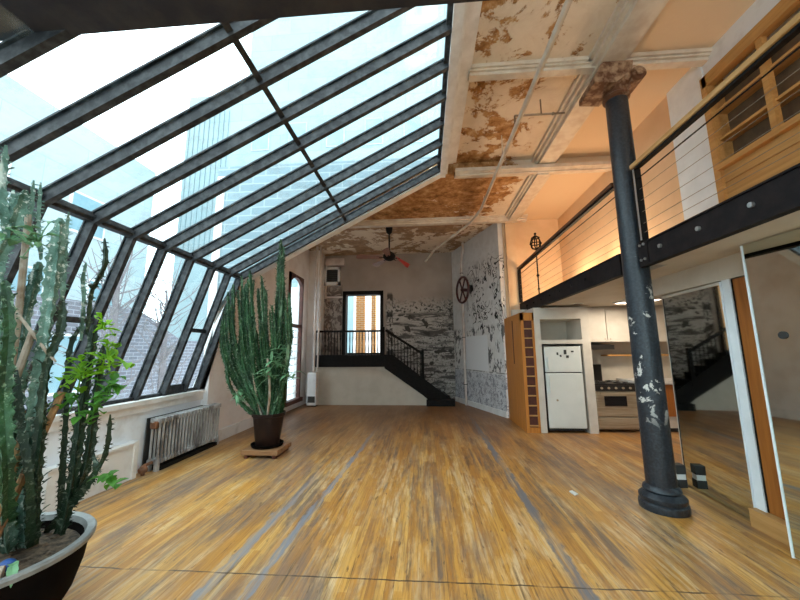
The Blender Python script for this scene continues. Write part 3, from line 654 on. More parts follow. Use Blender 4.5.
# pine shelving on the loft
bc = thing('pine_shelving', 'golden pine shelving unit on the loft above a plank base', 'shelving', (3.5, 2.8, 2.72))
k = MB(); k.box(3.44, 3.47, 1.2, 3.89, 2.72, 3.66)
k.build('base_panel', m['shelfwood'], bc)
for i, z in enumerate((2.98, 3.22, 3.46)):
    k = MB(); k.box(3.425, 3.45, 1.2, 3.82, z, z + .012); k.build('batten', m['plinthwood'], bc)
B(3.40, 3.48, 3.82, 3.90, 2.72, 4.84).build('corner_post', m['shelfwood'], bc)
for y in (3.22, 2.58, 1.94, 1.3): B(3.42, 3.48, y - .03, y + .03, 3.62, 4.72).build('upright', m['shelfwood'], bc)
B(3.48, 3.615, 3.84, 3.895, 2.73, 4.83).build('side_panel', m['shelfwood'], bc)
B(3.40, 3.50, 1.2, 3.88, 4.70, 4.84).build('top_rail', m['shelfwood'], bc)
B(3.38, 3.56, 1.2, 3.84, 3.62, 3.68).build('ledge', m['shelfwood'], bc)
for z in (3.98, 4.33): B(3.45, 3.60, 1.2, 3.84, z, z + .03).build('shelf', m['shelfwood'], bc)
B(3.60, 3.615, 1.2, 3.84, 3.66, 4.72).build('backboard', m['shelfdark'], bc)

# ornamental floor lamp on the loft
lx, ly = 2.62, 7.75
fl = thing('floor_lamp', 'black wrought iron standing lamp with a caged top on the loft', 'lamp', (lx, ly, 2.72))
k = MB(); k.lathe((lx, ly, 2.72), [(.14, 0), (.13, .03), (.05, .07), (.022, .14)], 16); k.build('base', m['black'], fl, True)
k = MB(); k.tube([(lx, ly, 2.84), (lx, ly, 3.95)], .016, 8); k.ball((lx, ly, 3.3), .035); k.ball((lx, ly, 2.98), .03); k.build('pole', m['black'], fl, True)
k = MB()
for i in range(6):
    an = i * PI / 3; d_ = Vector((math.cos(an), math.sin(an), 0)); c = Vector((lx, ly, 0))
    k.tube([c + Vector((0, 0, 3.92)), c + d_ * .10 + Vector((0, 0, 3.96)), c + d_ * .12 + Vector((0, 0, 4.08)), c + d_ * .08 + Vector((0, 0, 4.2)), c + Vector((0, 0, 4.26))], .014, 6)
k.ring((lx, ly, 4.06), (0, 0, 1), .125, .012, 20, 6); k.ring((lx, ly, 4.2), (0, 0, 1), .085, .012, 20, 6); k.ball((lx, ly, 4.30), .03)
k.build('cage_shade', m['black'], fl, True)

# ------------------------------------------------------------------ kitchen under the loft
wc = thing('wine_rack_cabinet', 'tall orange wood cabinet with a column of wine cubbies left of the fridge', 'cabinet', (2.07, 7.7, 0))
k = MB(); k.box(1.95, 1.985, 7.0, 8.40, 0, 2.36); k.box(1.985, 2.01, 7.0, 7.04, 0, 2.36); k.box(2.0, 2.20, 7.06, 7.79, 0, 2.36); k.build('body', m['orangewood'], wc)
k = MB(); k.box(2.185, 2.215, 7.0, 7.05, 0, 2.36); k.box(1.95, 2.215, 7.0, 7.06, 2.20, 2.36); k.box(2.0, 2.2, 7.0, 7.06, 0, .10); k.build('face_frame', m['orangewood'], wc)
for i in range(11): 
    z = .12 + i * .19; B(2.005, 2.19, 7.005, 7.065, z, z + .022).build('cubby_divider', m['plinthwood'], wc)
B(2.0, 2.19, 7.05, 7.058, .10, 2.2).build('cubby_back', m['redwood'], wc)
k = MB(); k.box(1.94, 1.95, 7.62, 7.66, 1.3, 2.25); k.build('side_batten', m['redwood'], wc)

fs = thing('fridge_surround', 'white built-in surround with an open niche above the fridge', 'cabinet', (2.75, 7.3, 0))
for x0, x1 in ((2.22, 2.34), (3.14, 3.30)): B(x0, x1, 7.0, 7.79, 0, 2.46).build('side_panel', m['cabwhite'], fs)
B(2.34, 3.14, 7.0, 7.79, 2.22, 2.46).build('top_panel', m['cabwhite'], fs); B(2.34, 3.14, 7.0, 7.79, 1.72, 1.80).build('niche_shelf', m['cabwhite'], fs)
B(2.34, 3.14, 7.72, 7.79, 1.8, 2.22).build('niche_back', m['kitchenwall'], fs)
fr = thing('refrigerator', 'white two-door refrigerator with small magnets on the freezer door', 'refrigerator', (2.74, 7.3, 0))
B(2.39, 3.09, 7.06, 7.74, .04, 1.66).build('body', m['gasket'], fr)
fd = MB().box(2.385, 3.095, 7.0, 7.055, 1.16, 1.665, .012).build('freezer_door', m['fridge'], fr)
rd = MB().box(2.385, 3.095, 7.0, 7.055, .09, 1.14, .012).build('fridge_door', m['fridge'], fr)
k = MB(); k.box(2.43, 2.455, 6.965, 7.0, 1.20, 1.45); k.build('handle', m['fridge'], fd)
k = MB(); k.box(2.43, 2.455, 6.965, 7.0, .75, 1.10); k.build('handle', m['fridge'], rd)
for x, z, w, h in ((2.62, 1.50, .03, .05), (2.68, 1.46, .03, .04), (2.76, 1.51, .05, .09), (2.80, 1.44, .05, .05), (2.9, 1.55, .05, .03)):
    k = MB(); k.box(x, x + w, 6.992, 7.0, z, z + h); k.build('magnet', m['gasket'], fd)
k = MB(); k.disc((2.57, 6.995, .62), (0, 1, 0), .02, .012, 12); k.build('badge', m['stainless'], rd)
rg = thing('kitchen_range', 'stainless steel kitchen range with black cooktop right of the fridge', 'stove', (3.73, 7.4, 0))
B(3.34, 4.12, 7.14, 7.78, .05, .90).build('body', m['stainless'], rg)
od = MB().box(3.35, 4.11, 7.09, 7.14, .30, .78, .012).build('oven_door', m['stainless'], rg)
MB().box(3.50, 3.92, 7.08, 7.092, .50, .69, .005).build('oven_window', m['ovenglass'], od)
k = MB(); k.bar((3.42, 7.045, .745), (4.04, 7.045, .745), .025, .025); k.box(3.43, 3.45, 7.05, 7.09, .735, .755); k.box(4.01, 4.03, 7.05, 7.09, .735, .755); k.build('handle', m['stainless'], od)
MB().box(3.35, 4.11, 7.09, 7.14, .08, .28, .012).build('drawer', m['stainless'], rg)
k = MB(); k.box(3.34, 4.12, 7.10, 7.74, .90, .93)
for cx_ in (3.53, 3.92):
    for cy_ in (7.25, 7.55): k.ring((cx_, cy_, .94), (0, 0, 1), .10, .012, 20, 6); k.bar((cx_ - .14, cy_, .945), (cx_ + .14, cy_, .945), .015, .015); k.bar((cx_, cy_ - .12, .945), (cx_, cy_ + .12, .945), .015, .015)
k.build('cooktop', m['hood'], rg)
B(3.34, 4.12, 7.08, 7.12, .79, .90).build('control_panel', m['hood'], rg)
for i in range(5):
    k = MB(); k.disc((3.46 + i * .135, 7.07, .845), (0, 1, 0), .022, .03, 12); k.build('knob', m['stainless'], rg, True)
B(3.34, 3.80, 7.70, 7.79, .93, 1.28).build('backsplash', m['hood'], rg)
k = MB(); k.prism([(3.33, 7.2, 1.60), (3.33, 7.2, 1.69), (3.33, 7.79, 1.74), (3.33, 7.79, 1.60)], (.52, 0, 0)); tag(k.build('range_hood', m['hood'], None), 'thin black range hood under the white wall cabinets', 'hood')
uc = thing('wall_cabinet', 'white wall cabinets over the black range hood', 'cabinet', (4.0, 7.6, 1.75))
B(3.31, 5.2, 7.32, 7.79, 1.75, 2.49).build('body', m['cabwhite'], uc)
for i in range(4):
    x = 3.32 + i * .47
    dd = B(x, x + .455, 7.295, 7.32, 1.76, 2.44).build('door', m['cabwhite'], uc)
    k = MB(); k.ball((x + (.41 if i % 2 == 0 else .05), 7.285, 1.82), .012); k.build('knob', m['stainless'], dd, True)
tag(B(3.86, 5.4, 7.52, 7.79, 1.46, 1.49).build('wall_shelf', m['shelfwood'], None), 'narrow wooden shelf on the kitchen wall beside the hood', 'shelf')
bcab = thing('base_cabinet', 'kitchen base cabinet with brown doors right of the range', 'cabinet', (4.8, 7.45, 0))
B(4.15, 5.5, 7.16, 7.79, .08, .93).build('body', m['cabwhite'], bcab)
for i in range(3):
    dd = B(4.19 + i * .43, 4.59 + i * .43, 7.135, 7.16, .30, .90).build('door', m['doorwood'], bcab)
    k = MB(); k.ball((4.54 + i * .43, 7.125, .8), .012); k.build('knob', m['stainless'], dd, True)
B(4.15, 5.5, 7.22, 7.79, 0, .08).build('toe_kick', m['gasket'], bcab)
tag(B(4.14, 5.55, 7.08, 7.79, .93, .98).build('countertop', m['counter'], None), 'white kitchen countertop right of the range', 'countertop')
for (x, y, lab) in ((3.28, 3.75, 'dark round recessed ceiling light above the tall mirror door'), (3.03, 6.80, 'dark round recessed ceiling light in the soffit near the fridge')):
    t = thing('recessed_light', lab, 'light', (x, y, 2.50), 'soffit lights')
    k = MB(); k.ring((x, y, 2.497), (0, 0, 1), .085, .008, 24, 6); k.build('trim_ring', m['plate'], t, True)
    k = MB(); k.disc((x, y, 2.494), (0, 0, 1), .08, .006, 24); k.build('lens', m['candark'], t)

# ------------------------------------------------------------------ mirror doors
def rotz(p, c, a): return (c[0] + (p[0] - c[0]) * math.cos(a) - (p[1] - c[1]) * math.sin(a), c[1] + (p[0] - c[0]) * math.sin(a) + (p[1] - c[1]) * math.cos(a), p[2])
def rbox(x0, x1, y0, y1, z0, z1, c, a):
    return MB().hexa([rotz(p, c, a) for p in [(x0, y0, z0), (x1, y0, z0), (x1, y1, z0), (x0, y1, z0), (x0, y0, z1), (x1, y0, z1), (x1, y1, z1), (x0, y1, z1)]])
PA, AA = (2.995, 3.56), math.radians(-4.5)
md = thing('mirror_door', 'tall dark mirror panel in a pale frame beside the column', 'mirror', (3.0, 3.98, 0), 'mirror doors')
rbox(2.995, 3.005, 3.562, 4.50, .02, 2.24, PA, AA).build('mirror_glass', m['mirror'], md)
rbox(2.985, 3.015, 3.552, 3.562, .01, 2.27, PA, AA).build('white_edge', m['whitebright'], md)
rbox(2.992, 3.01, 4.50, 4.512, .01, 2.27, PA, AA).build('frame', m['gasket'], md)
rbox(2.985, 3.02, 3.562, 4.51, 2.24, 2.27, PA, AA).build('frame', m['cabwhite'], md)
PB, AB = (2.78, 3.05), math.radians(6.5)
md2 = thing('mirror_door', 'greenish mirror panel with a white edge at the right margin', 'mirror', (2.78, 2.2, 0), 'mirror doors')
rbox(2.78, 2.792, 1.3, 3.04, .02, 2.49, PB, AB).build('mirror_glass', m['mirror'], md2)
rbox(2.772, 2.80, 3.04, 3.050, .01, 2.49, PB, AB).build('white_edge', m['whitebright'], md2)
rbox(2.792, 2.81, 1.28, 3.04, .01, 2.49, PB, AB).build('frame', m['cabwhite'], md2)
pc_ = rotz((2.776, 2.85, 1.70), PB, AB); k = MB(); k.disc(pc_, (math.cos(AB), math.sin(AB), 0), .03, .012, 16); k.build('finger_pull', m['gasket'], md2)
struct('trim_mirror_header', B(2.99, 3.45, 2.85, 4.62, 2.28, 2.50), m['kitchenwall'], 'cream boxed header over the tall mirror panel', 'trim')
struct('trim_closet_end', B(3.12, 3.45, 4.54, 4.60, 0, 2.28), m['cabwhite'], 'cream end panel of the mirrored closet', 'trim')
struct('trim_closet_stile', B(2.995, 3.06, 3.458, 3.548, .155, 2.28), m['whitebright'], 'white upright stile between the tall mirror and the brown door', 'trim')
cd = thing('closet_door', 'reddish brown wooden door between the two mirror panels', 'door', (3.04, 3.0, .1))
B(3.01, 3.05, 2.60, 3.440, .16, 2.27).build('door_panel', m['doorwood'], cd)
B(3.005, 3.055, 3.440, 3.455, .16, 2.275).build('edge_strip', m['black'], cd)
tag(B(2.93, 3.40, 2.55, 3.550, 0, .155).build('closet_plinth', m['plinthwood'], None), 'low honey wood plinth between the mirror panels', 'plinth')
sb = thing('floor_box', 'small black and white box on the floor beside the column', 'box', (2.96, 4.45, 0))
B(2.91, 3.01, 4.40, 4.50, 0, .09).build('base', m['gasket'], sb); B(2.915, 3.005, 4.405, 4.495, .09, .15).build('body', m['white'], sb); B(2.91, 3.01, 4.40, 4.50, .15, .25).build('lid', m['gasket'], sb)
k = MB(); k.hexa([(1.62, 4.12, .001), (1.67, 4.15, .001), (1.65, 4.26, .001), (1.60, 4.22, .001), (1.62, 4.12, .006), (1.67, 4.15, .010), (1.65, 4.26, .005), (1.60, 4.22, .011)])
tag(k.build('paper_scrap', m['paper'], None), 'small scrap of white paper on the floor left of the column', 'paper')

# ------------------------------------------------------------------ pipes on the ceiling and walls
sp = thing('ceiling_pipe', 'long white sprinkler pipe running along the ceiling', 'pipe', (1.34, 5, 4.72))
P_ = [(1.40, YN + .3, 4.72), (1.34, 4.0, 4.72), (1.30, 7.2, 4.72), (1.16, 7.95, 4.70), (.35, 9.9, 4.66), (.05, 10.5, 4.45)]
k = MB(); k.tube(P_, .032, 10); k.build('pipe', m['molding'], sp, True)
k = MB(); k.tube([(1.33, 4.42, 4.90), (2.02, 4.42, 4.90)], .014, 8); k.tube([(1.70, 4.42, 4.90), (1.70, 4.42, 5.13)], .011, 8); k.tube([(1.33, 4.42, 4.90), (1.33, 4.42, 4.72)], .014, 8); k.ball((1.86, 4.42, 4.90), .024); k.build('branch_pipe', m['cable'], sp, True)
for y in (-.5, 2.2, 5.2, 7.0):
    k = MB(); k.tube([(1.33, y, 4.72), (1.33, y, (5.15 if y < 5.9 else 4.95))], .008, 6); k.ring((1.34, y, 4.72), (0, 1, 0), .038, .006, 16, 6); k.build('hanger', m['molding'], sp, True)
wpt = Vector((CA[0] + .339 * .86, CA[1] - .941 * .86, 0)) + n_ * .07
wp = thing('wall_pipe', 'vertical grey pipe in the corner behind the dark red wheel', 'pipe', (wpt.x, wpt.y, 0))
k = MB(); k.tube([(wpt.x, wpt.y, 0), (wpt.x, wpt.y, 4.35), (wpt.x + .02, wpt.y - .05, 4.55), (wpt.x + .05, wpt.y - .15, 4.66), (wpt.x + .05, wpt.y - .15, 4.94)], .04, 10); k.build('pipe', m['pinkwhite'], wp, True)
for z in (.6, 2.0, 4.0):
    k = MB(); k.ring((wpt.x, wpt.y, z), (0, 0, 1), .045, .012, 16, 6); k.build('collar', m['gasket'], wp, True)
wc_ = Vector((CA[0] + .339 * 1.12, CA[1] - .941 * 1.12, 3.42)) + n_ * .19
wh = thing('valve_wheel', 'dark red iron wheel with crossed spokes on the white wall', 'wheel', tuple(wc_))
k = MB(); k.ring(wc_, n_, .39, .035, 40, 8); k.build('rim', m['wheelred'], wh, True)
for an in (PI / 4 - .25, -PI / 4 + .25):
    dv = (Vector((0, 0, 1)) * math.cos(an) + Vector((.339, -.941, 0)) * math.sin(an)) * .38
    k = MB(); k.bar(wc_ - dv, wc_ + dv, .05, .02, n_); k.build('spoke', m['wheelred'], wh)
k = MB(); k.tube([wc_ + n_ * .04, wc_ - n_ * .15], .05, 12); k.build('hub', m['wheelred'], wh, True)
for x, r, lab in ((-3.40, .038, 'thicker white riser pipe beside the far left pilaster'), (-3.28, .025, 'thin white riser pipe right of the thicker one in the far left corner')):
    k = MB(); k.tube([(x, 10.12, .985), (x, 10.12, 4.93)], r, 10); k.ring((x, 10.12, 1.1), (0, 0, 1), r + .004, .012, 14, 6); k.ring((x, 10.12, 3.2), (0, 0, 1), r + .004, .012, 14, 6)
    tag(k.build('riser_pipe', m['pinkwhite'], None, True, (x, 10.12, .985)), lab, 'pipe', 'corner riser pipes')
hb = thing('wall_heater', 'white boxed heater on the floor below the left end of the landing', 'heater', (-3.36, 10.05, 0))
MB().box(-3.52, -3.24, 9.92, 10.16, .04, .98, .015).build('casing', m['whitedirty'], hb); B(-3.49, -3.27, 9.91, 9.925, .12, .3).build('grille', m['grille'], hb); B(-3.50, -3.26, 9.96, 10.14, 0, .05).build('foot', m['grille'], hb)
av = thing('wall_vent', 'white framed ventilation grille high on the far wall left of the doorway', 'vent', (-3.18, YB, 4.2))
k = MB(); k.box(-3.46, -2.90, YB - .10, YB, 4.42, 4.5); k.box(-3.46, -2.90, YB - .10, YB, 3.86, 3.98); k.box(-3.46, -3.38, YB - .10, YB, 3.86, 4.5); k.box(-2.98, -2.90, YB - .10, YB, 3.86, 4.5); k.build('frame', m['white'], av)
B(-3.38, -2.98, YB - .03, YB, 3.98, 4.42).build('backing', m['grille'], av)
for i in range(6):
    z = 4.0 + i * .07; B(-3.38, -2.98, YB - .07, YB - .03, z, z + .018).build('louvre', m['grille'], av)
k = MB(); k.box(-3.44, -2.75, YB - .16, YB, 4.56, 4.80); k.box(-3.44, -3.38, YB - .05, YB, 3.4, 4.56); k.box(-3.44, -2.8, YB - .04, YB, 3.42, 3.48)
struct('trim_back_wall', k, m['pinkwhite'], 'pinkish boxed trim above the wall vent', 'trim')

# ceiling fan
fx, fy = -.92, 8.62
fan = thing('ceiling_fan', 'dark ceiling fan with one bright red blade in the far bay', 'fan', (fx, fy, 4.92))
k = MB(); k.lathe((fx, fy, 0), [(.02, 4.72), (.075, 4.77), (.09, 4.86), (.09, 4.94)], 20); k.build('canopy', m['black'], fan, True)
k = MB(); k.tube([(fx, fy, 4.2), (fx, fy, 4.78)], .02, 10); k.build('down_rod', m['black'], fan, True)
k = MB(); k.lathe((fx, fy, 0), [(.03, 3.98), (.09, 4.0), (.15, 4.05), (.17, 4.12), (.13, 4.19), (.05, 4.24), (.02, 4.26)], 24); k.build('motor', m['black'], fan, True)
for i in range(5):
    an = math.radians(-18 + i * 72); d_ = Vector((math.cos(an), math.sin(an), 0)); s_ = Vector((-d_.y, d_.x, 0)); c = Vector((fx, fy, 4.06))
    k = MB(); tl = Vector((0, 0, .035)); dz_ = Vector((0, 0, -.26 if i == 0 else -.02))
    pts = [c + d_ * .2 - s_ * .05 - tl * .5, c + dz_ + d_ * .82 - s_ * .085 - tl, c + dz_ + d_ * .88 - s_ * .04 - tl * .6, c + dz_ + d_ * .88 + s_ * .04 + tl * .6, c + dz_ + d_ * .82 + s_ * .085 + tl, c + d_ * .2 + s_ * .05 + tl * .5]
    if i == 0:
        an = math.radians(12); d_ = Vector((math.cos(an), math.sin(an), 0)); s_ = Vector((-d_.y, d_.x, 0)); q = Vector((0, 0, .10)); h_ = Vector((0, 0, -.22))
        pts = [c + d_ * .16 - s_ * .06 + q * .3, c + h_ + d_ * .42 - s_ * .10 - q * .3, c + h_ * 1.1 + d_ * .50 - q * .2, c + h_ + d_ * .56 + s_ * .10 + q * .9, c + d_ * .2 + s_ * .06 + q * .6]
    k.prism(pts, (0, 0, .012)); b_ = k.build('blade', m['fanred'] if i == 0 else m['fanbrown'], fan)
    if i == 0: b_['label'] = 'bright red blade'
    k = MB(); k.bar(c + d_ * .12, c + d_ * .28, .04, .014); k.build('blade_iron', m['black'], b_)

# ------------------------------------------------------------------ radiator and sill boxes
rx = -3.76
ra = thing('radiator', 'old silver painted cast iron radiator below the white sill', 'radiator', (rx, 5.2, 0))
NSEC = 21; RY0, RY1 = 4.56, 5.98
for i in range(NSEC):
    y = RY0 + .04 + i * (RY1 - RY0 - .08) / (NSEC - 1)
    k = MB()
    for dx in (-.055, .055):
        k.tube([(rx + dx, y, .13), (rx + dx, y, .20), (rx + dx, y, .58), (rx + dx, y, .66)], [.020, .016, .016, .020], 8)
    k.box(rx - .085, rx + .085, y - .024, y + .024, .63, .70, .012); k.box(rx - .085, rx + .085, y - .024, y + .024, .09, .15, .012)
    k.build('section', m['silver'], ra, True)
for y in (RY0 + .04, RY1 - .04):
    for x_ in (rx - .08, rx + .03): B(x_, x_ + .05, y - .025, y + .025, 0, .1).build('foot', m['silver'], ra)
B(rx - .10, rx + .09, RY0 + .08, RY1 - .08, .0, .05).build('shade_strip', m['black'], ra); B(rx - .12, rx - .105, RY0, RY1, .06, .70).build('gap_shade_sheet', m['gasket'], ra)  # black strip stands in for shade beneath, dark sheet for shade between fins
k = MB(); k.tube([(rx, RY0 - .04, .67), (rx, RY1 + .03, .67)], .022, 8); k.build('top_pipe', m['silver'], ra, True)
k = MB(); k.tube([(rx, RY0 + .02, .12), (rx, RY0 - .10, .12), (rx, RY0 - .12, .10), (rx, RY0 - .12, 0)], .022, 8); k.lathe((rx, RY0 - .12, .04), [(.05, 0), (.055, .04), (.03, .08)], 14); k.build('valve', m['rustbrown'], ra, True)
k = MB(); k.box(rx - .05, rx + .05, RY0 - .03, RY0 + .05, .56, .66, .02); k.build('air_vent', m['rustbrown'], ra)
kb = thing('pipe_box', 'low white boxed enclosure on the floor left of the radiator', 'box', (-3.85, 4.2, 0))
B(-3.895, -3.80, 3.3, 4.30, 0, .42).build('panel', m['whitedirty'], kb); B(-3.895, -3.78, 4.30, 4.36, 0, .46).build('end_post', m['white'], kb); B(-3.895, -3.78, 3.3, 4.30, .42, .45).build('cap', m['white'], kb)

# ------------------------------------------------------------------ potted plants
POT1= [[[[-2.59,2.14,0.37],[-2.56,1.95,1.2],[-2.88,1.95,2.05],[-2.79,1.95,2.32],[-2.71,1.95,2.71]],0.052],[[[-2.59,2.09,0.37],[-2.43,1.85,0.89],[-2.54,1.85,1.33],[-2.74,1.85,1.93],[-2.72,1.85,2.22]],0.05],[[[-2.55,2.15,0.37],[-2.45,2.0,1.01],[-2.47,2.0,1.49],[-2.47,2.0,1.95],[-2.48,2.0,2.52]],0.05],[[[-2.57,2.23,0.37],[-2.48,2.1,0.86],[-2.48,2.1,1.36],[-2.46,2.1,1.9],[-2.41,2.1,2.45]],0.045],[[[-2.53,2.26,0.37],[-2.48,2.2,0.83],[-2.53,2.2,1.42],[-2.52,2.2,1.98],[-2.54,2.2,2.39]],0.04],[[[-2.63,2.14,0.37],[-2.74,2.15,0.84],[-2.78,2.15,1.29],[-2.82,2.15,1.77],[-2.78,2.15,2.26]],0.042],[[[-2.65,2.11,0.37],[-2.33,1.8,0.97],[-2.42,1.8,1.34],[-2.46,1.8,1.74],[-2.54,1.8,2.04]],0.05],[[[-2.53,2.18,0.37],[-2.38,2.0,0.84],[-2.4,2.0,1.13],[-2.42,2.0,1.5],[-2.36,2.0,1.75],[-2.37,2.0,1.95]],0.034],[[[-2.63,2.2,0.37],[-2.69,2.1,0.86],[-2.78,2.1,1.43],[-2.84,2.1,1.83],[-3.0,2.1,2.57]],0.035],[[[-2.71,2.1,2.26],[-2.78,2.1,2.56],[-2.81,2.1,2.85]],0.018],[[[-2.85,2.1,2.41],[-2.85,2.1,2.6],[-2.87,2.1,2.87]],0.018],[[[-2.5,2.31,0.37],[-2.35,2.2,0.77],[-2.35,2.2,1.15],[-2.34,2.2,1.49],[-2.34,2.2,1.8]],0.036],[[[-2.55,2.32,0.37],[-2.32,2.25,0.82],[-2.31,2.25,1.28],[-2.3,2.25,1.66]],0.032],[[[-2.65,2.33,0.37],[-2.21,2.2,0.79],[-2.22,2.2,0.93]],0.03],[[[-2.32,2.2,0.7],[-2.19,2.2,0.84],[-2.14,2.2,0.97],[-2.14,2.2,1.19]],0.021],[[[-2.39,2.2,1.73],[-2.4,2.2,2.02],[-2.36,2.2,2.13],[-2.32,2.2,2.26],[-2.35,2.2,2.44]],0.022],[[[-2.43,2.2,1.69],[-2.45,2.2,1.98],[-2.48,2.2,2.13],[-2.47,2.2,2.26]],0.018],[[[-2.53,2.32,0.37],[-2.54,2.3,0.73],[-2.57,2.3,1.13],[-2.61,2.3,1.63],[-2.53,2.3,1.83]],0.024],[[[-2.45,2.21,0.37],[-2.41,2.1,0.87],[-2.44,2.1,1.23],[-2.52,2.1,1.62]],0.035],[[[-2.53,2.15,0.37],[-2.36,1.95,0.86],[-2.48,1.95,1.2],[-2.56,1.95,1.5]],0.03],[[[-2.51,2.31,0.37],[-2.43,2.25,0.82],[-2.42,2.25,1.01],[-2.44,2.25,1.28]],0.02],[[[-2.48,2.21,0.37],[-2.38,2.0,0.78],[-2.42,2.0,1.07],[-2.39,2.0,1.25],[-2.37,2.0,1.47]],0.026],[[[-2.96,2.1,1.77],[-3.01,2.1,2.19],[-3.0,2.1,2.6],[-3.02,2.1,2.8]],0.03],[[[-2.72,1.9,2.34],[-2.82,1.9,2.69],[-2.85,1.9,3.02]],0.03],[[[-2.62,2.2,1.98],[-2.65,2.2,2.27],[-2.67,2.2,2.5],[-2.67,2.2,2.66]],0.022]]
